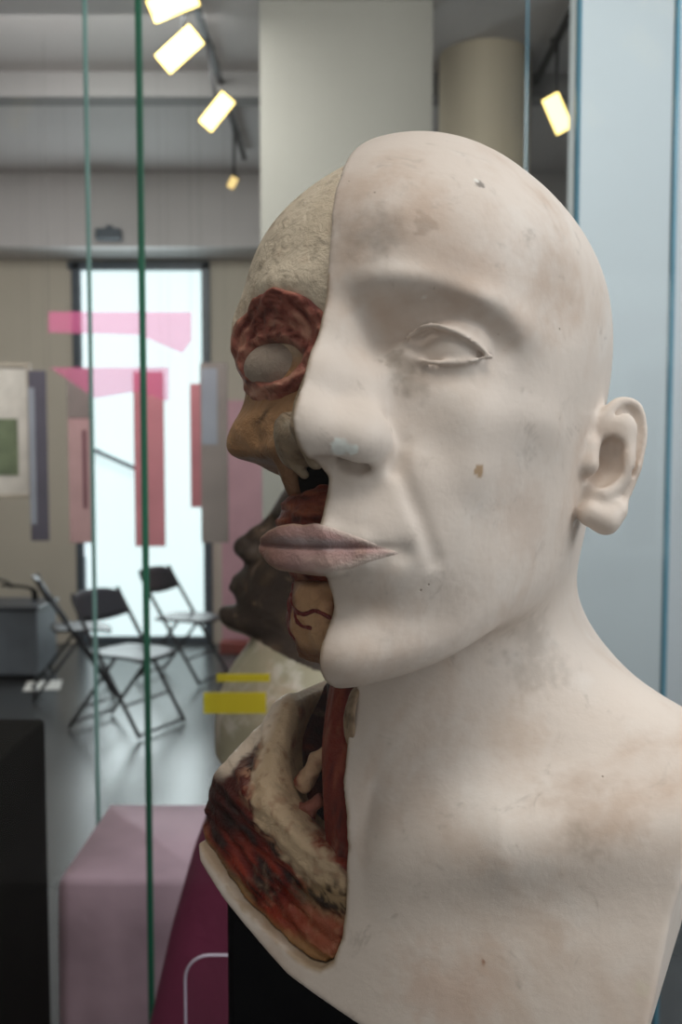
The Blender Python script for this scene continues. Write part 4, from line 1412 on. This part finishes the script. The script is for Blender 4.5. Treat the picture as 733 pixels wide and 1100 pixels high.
def make_chair(label):
    r = root('folding_chair', label, 'chair', group='folding chairs by the door')
    W = 0.215
    for sx in (-1, 1):
        m = MB()
        m.tube([Vector(p) for p in spline([(sx * W, -0.30, 0.012), (sx * W, -0.02, 0.46), (sx * W * 0.98, 0.14, 0.72), (sx * W * 0.92, 0.17, 0.79)], 4)], 0.012, 10)
        m.build('front_leg', M_tube, r, True)
        m = MB()
        m.tube([(sx * (W - 0.025), -0.12, 0.445), (sx * (W - 0.025), 0.22, 0.012)], 0.011, 10)
        m.build('rear_leg', M_tube, r, True)
    m = MB(); m.tube([(-W, -0.29, 0.025), (W, -0.29, 0.025)], 0.009, 8); m.tube([(-W, -0.19, 0.18), (W, -0.19, 0.18)], 0.008, 8)
    m.build('front_crossbar', M_tube, r, True)
    m = MB(); m.tube([(-W + .025, 0.20, 0.04), (W - .025, 0.20, 0.04)], 0.009, 8); m.tube([(-W + .025, 0.12, 0.14), (W - .025, 0.12, 0.14)], 0.008, 8)
    m.build('rear_crossbar', M_tube, r, True)
    # seat: dished panel with rounded corners
    nx_, ny_ = 14, 14
    vs = []; fs = []
    for t_ in (0, 1):
        for j in range(ny_ + 1):
            for i in range(nx_ + 1):
                u = i / nx_ * 2 - 1; v = j / ny_ * 2 - 1
                k = 1 - 0.12 * (u * u) * (v * v)
                x = u * 0.195 * k; y = -0.10 + v * 0.195 * k
                z = 0.455 - 0.018 * (1 - u * u) * (1 - v * v) - 0.02 * max(0, -v) ** 3 - t_ * 0.016
                vs.append((x, y, z))
    o = (nx_ + 1) * (ny_ + 1)
    for j in range(ny_):
        for i in range(nx_):
            q = (j * (nx_ + 1) + i, j * (nx_ + 1) + i + 1, (j + 1) * (nx_ + 1) + i + 1, (j + 1) * (nx_ + 1) + i)
            fs.append(q); fs.append(tuple(x + o for x in q[::-1]))
    rim = [i for i in range(nx_ + 1)] + [(j + 1) * (nx_ + 1) - 1 for j in range(1, ny_ + 1)] + [ny_ * (nx_ + 1) + i for i in range(nx_ - 1, -1, -1)] + [j * (nx_ + 1) for j in range(ny_ - 1, 0, -1)]
    for a, b in zip(rim, rim[1:] + rim[:1]):
        fs.append((b, a, a + o, b + o))
    m = MB(); m.add(vs, fs); m.build('seat', M_seat, r, True)
    # curved backrest
    vs = []; fs = []
    nb = 18
    for t_ in (0, 1):
        for j in range(5):
            for i in range(nb + 1):
                u = i / nb * 2 - 1; v = j / 4
                zt = 0.62 + v * (0.175 - 0.035 * u ** 4) + (1 - v) * 0.02 * (u ** 2)
                yy = 0.075 + (zt - 0.62) * 0.55 + 0.03 * (1 - u * u) + t_ * 0.012
                vs.append((u * W * (1.0 - 0.05 * v), yy, zt))
    o = 5 * (nb + 1)
    for j in range(4):
        for i in range(nb):
            q = (j * (nb + 1) + i, j * (nb + 1) + i + 1, (j + 1) * (nb + 1) + i + 1, (j + 1) * (nb + 1) + i)
            fs.append(q); fs.append(tuple(x + o for x in q[::-1]))
    rim = [i for i in range(nb + 1)] + [(j + 1) * (nb + 1) - 1 for j in range(1, 5)] + [4 * (nb + 1) + i for i in range(nb - 1, -1, -1)] + [j * (nb + 1) for j in range(3, 0, -1)]
    for a, b in zip(rim, rim[1:] + rim[:1]):
        fs.append((b, a, a + o, b + o))
    m = MB(); m.add(vs, fs); m.build('backrest', M_seat, r, True)
    return r


def copy_tree(o, parent=None):
    c = o.copy(); COL.objects.link(c)
    if parent is not None:
        c.parent = parent
    for ch in [q for q in bpy.data.objects if q.parent == o]:
        copy_tree(ch, c)
    return c


chair = make_chair('dark folding chair nearest the camera, between the two left glass edges')
kids = [q for q in bpy.data.objects if q.parent == chair]
specs = [((130, 790), 5.9, 64, None), ((190, 725), 7.25, 70, 'dark folding chair in front of the right half of the bright door'),
         ((72, 740), 6.75, 108, 'folding chair seen side-on at the left end of the bright door')]
for i, ((px, py), Y, rz, lab) in enumerate(specs):
    c = chair if i == 0 else copy_tree(chair)
    p = at(px, py, Y)
    c.location = (p.x, Y, 0); c.rotation_euler = (0, 0, R(rz))
    if lab:
        c['label'] = lab

# ------------------------------------------------------------------ low bench with a bag, sheet on the floor
bp = at(50, 720, 7.4)
M_bench = plain('blue_grey_crate', lin(92, 98, 106), 0.5)
bn = root('storage_bench', 'blue grey box bench at the left edge, left of the side-on chair', 'bench', (bp.x - 0.3, 7.4, 0))
MB().box((0, 0, 0.27), (0.62, 0.5, 0.46), None, 0.01).build('body', M_bench, bn)
MB().box((0, 0, 0.515), (0.66, 0.54, 0.03), None, 0.008).build('lid', plain('dark_bench_lid', lin(60, 64, 72), 0.4), bn)
MB().box((0, 0, 0.02), (0.56, 0.44, 0.04)).build('plinth', M_black, bn)
bg = MB()
vs = []; fs = []
nu, nv = 28, 12
for j in range(nv + 1):
    t = j / nv
    for i in range(nu):
        a = 2 * math.pi * i / nu
        rx, ry = 0.19, 0.13
        sq = 1 / (abs(math.cos(a)) ** 3 + abs(math.sin(a)) ** 3) ** (1 / 3)
        h_ = math.sin(math.pi * min(max(t, 0.0), 1) * 0.5)
        k = math.cos(math.pi / 2 * t ** 3) + 0.02
        vs.append((rx * sq * k * (1 + 0.05 * math.sin(3 * a + 5 * t)), ry * sq * k, 0.13 * t + 0.012 * math.sin(2 * a) * t))
for j in range(nv):
    for i in range(nu):
        fs.append((j * nu + i, j * nu + (i + 1) % nu, (j + 1) * nu + (i + 1) % nu, (j + 1) * nu + i))
fs.append(tuple(range(nu))[::-1]); fs.append(tuple(range(nv * nu, nv * nu + nu)))
bg.add(vs, fs)
bag = root('soft_bag', 'black soft bag lying on the blue grey bench', 'bag', (bp.x - 0.30, 7.33, 0.53))
bg.build('body', M_black, bag, True)
hm = MB(); hm.tube([Vector((0.09 * math.cos(t), -0.02, 0.11 + 0.06 * math.sin(t))) for t in np.linspace(0, math.pi, 12)], 0.008, 8)
hm.build('handle', M_black, bag, True)
pp = at(46, 717, 7.0)
pm = MB()
pm.box((0, 0, 0.0015), (0.24, 0.30, 0.003), Matrix.Rotation(R(12), 3, 'Z'))
paper = pm.build('paper_sheet', plain('white_paper', lin(235, 232, 226), 0.6), None, False, (pp.x, 7.0, 0.0))
tag(paper, 'white sheet of paper lying on the dark floor in front of the bench', 'paper')

# small dark unit above the door
el = root('safety_light', 'small dark box light mounted above the bright door', 'light fitting', at(117, 252, YF - 0.5495))
MB().box((0, 0, 0), (0.20, 0.10, 0.085), None, 0.012).build('housing', M_dframe, el)
MB().box((0, 0.025, 0.055), (0.05, 0.05, 0.04), None, 0.004).build('bracket', M_dframe, el)

# ------------------------------------------------------------------ track spotlights
M_lamp = plain('grey_lamp_metal', lin(60, 60, 62), 0.4, 0.5)
M_lens = mk_emit('warm_lamp_lens', (1.0, 0.74, 0.26), 3.6)
M_lens_dim = mk_emit('dim_lamp_lens', (1.0, 0.72, 0.30), 0.7)


def track(x, y0, y1, label):
    r = root('lamp_track', label, 'lamp track', (x, (y0 + y1) / 2, ZC - 0.06))
    MB().box((0, 0, 0.0), (0.035, y1 - y0, 0.03), None, 0.003).build('rail', M_lamp, r)
    for k in (-0.4, 0.0, 0.4):
        m = MB()
        m.tube([(0, k * (y1 - y0), 0.014), (0, k * (y1 - y0), 0.06)], 0.01, 8)
        m.build('mount', M_lamp, r, True)
    return r


track(-0.70, 3.9, 7.6, 'dark lighting track along the ceiling at upper left')
track(1.13, 3.9, 7.4, 'dark lighting track along the ceiling at upper right')


def spot(px, py, Y, xt, label, lens, roll=0.0, w=0.10, h=0.17, yaw=0.0, tilt=35):
    p = at(px, py, Y)
    r = root('track_spotlight', label, 'spotlight', p, 0, 'track spotlights')
    M3 = Matrix.Rotation(R(yaw), 3, 'Z') @ Matrix.Rotation(R(tilt), 3, 'X') @ Matrix.Rotation(R(roll), 3, 'Y')
    m = MB()
    # tapered housing behind the lens (lens faces -y)
    a = [Vector((sx * w / 2 * 1.12, 0, sz * h / 2 * 1.08)) for sx, sz in ((-1, -1), (1, -1), (1, 1), (-1, 1))]
    b = [Vector((sx * w / 2 * 0.7, 0.10, sz * h / 2 * 0.7)) for sx, sz in ((-1, -1), (1, -1), (1, 1), (-1, 1))]
    m.add([M3 @ v for v in a + b], [(0, 1, 2, 3)[::-1], (4, 5, 6, 7), (0, 1, 5, 4), (1, 2, 6, 5), (2, 3, 7, 6), (3, 0, 4, 7)])
    m.build('housing', M_lamp, r)
    m = MB(); m.box(M3 @ Vector((0, -0.004, 0)), (w, 0.006, h), M3, 0.002); m.build('lens', lens, r)
    up = Vector((xt - p.x, 0, ZC - 0.072 - p.z))
    m = MB(); m.tube([M3 @ Vector((0, 0.06, 0)), Vector((up.x * 0.5, 0.03, up.z * 0.45)), Vector((up.x, 0.0, up.z))], 0.009, 8); m.build('arm', M_lamp, r, True)
    return r


spot(233, 120, 5.5, -0.70, 'bright warm track spotlight, lowest of the three lit ones at upper left', M_lens, 42, 0.085, 0.20)
spot(193, 53, 4.75, -0.70, 'warm track spotlight, second highest of the three lit ones at upper left', M_lens, 52, 0.10, 0.21)
spot(186, 3, 4.3, -0.70, 'warm track spotlight cut by the top edge of the photo at upper left', M_lens, 70, 0.09, 0.2)
spot(250, 196, 6.9, -0.70, 'small dim track spotlight, farthest one at upper left', M_lens_dim, 30, 0.05, 0.08)
spot(599, 122, 5.5, 1.13, 'lamp reflection built as a spotlight, right of the bald head, by the blue glass edge', M_lens, -30, 0.09, 0.2)  # added lamp standing in for a reflected one

# yellow reflections built as added strips on the front pane
M_yel = mk_reflection_sheet('yellow_reflection', (0.9, 0.86, 0.25), (0.85, 0.75, 0.08), 0.42)


def reflection_strip(x0, y0, x1, y1, label):
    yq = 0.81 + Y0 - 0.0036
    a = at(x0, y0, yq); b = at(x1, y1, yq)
    o = MB().box((0, 0, 0), (b.x - a.x, 0.0008, a.z - b.z)).build('yellow_reflection', M_yel, None, False, ((a.x + b.x) / 2, yq, (a.z + b.z) / 2))
    tag(o, label, 'reflection_strip', 'yellow reflection strips on the front glass')


reflection_strip(219, 744, 286, 766, 'broad yellow reflection built as a sticker, lower of the pair on the front glass')
reflection_strip(233, 724, 290, 732, 'thin yellow reflection built as a sticker just above the broad yellow one')

# ------------------------------------------------------------------ light
w = bpy.data.worlds.new('world'); sc.world = w; w.use_nodes = True
w.node_tree.nodes['Background'].inputs[0].default_value = (1.0, 0.965, 0.93, 1)
w.node_tree.nodes['Background'].inputs[1].default_value = 0.5


def area(name, loc, target, size, energy, color, sy=None):
    ld = bpy.data.lights.new(name, 'AREA'); ld.energy = energy; ld.size = size; ld.color = color
    if sy:
        ld.shape = 'RECTANGLE'; ld.size_y = sy
    o = bpy.data.objects.new(name, ld); COL.objects.link(o); o.location = loc
    o.rotation_euler = (Vector(target) - Vector(loc)).to_track_quat('-Z', 'Y').to_euler()
    return o


area('window_light', (1.85, 0.0, 2.2), (0.1, 0.43, 1.5), 1.4, 40, (0.98, 0.985, 1.0), 1.8)
area('ceiling_light', (0.15, -0.3, 3.5), (0.0, 0.40, 1.5), 1.0, 29, (1.0, 0.93, 0.86))
area('room_fill', (-1.3, 4.9, 3.6), (-1.3, 6.2, 0.6), 1.4, 72, (1.0, 0.97, 0.93))  # unseen fill added to brighten the hanging panels and far room
area('wall_fill', (1.35, 1.3, 3.3), (1.2, 3.6, 1.7), 0.8, 34, (0.97, 0.99, 1.0))  # unseen fill added to brighten the side wall
area('partition_fill', (-0.6, 2.9, 3.65), (0.1, 5.6, 2.2), 1.0, 46, (1.0, 0.97, 0.92))  # unseen fill added to light the partition and column from the front
area('door_daylight', ((dx0 + dx1) / 2, YF - 0.12, dz * 0.55), ((dx0 + dx1) / 2, 0, 0.5), 1.0, 35, (0.9, 0.97, 1.0), 2.6)

cam_d.dof.use_dof = True
cam_d.dof.focus_distance = 0.385
cam_d.dof.aperture_fstop = 15
sc.view_settings.view_transform = 'Standard'
sc.view_settings.look = 'None'
sc.view_settings.gamma = 1.0
sc.view_settings.exposure = -0.14
sc.view_settings.use_curve_mapping = False
sc.cycles.max_bounces = 10
sc.cycles.transparent_max_bounces = 24
sc.cycles.use_denoising = True
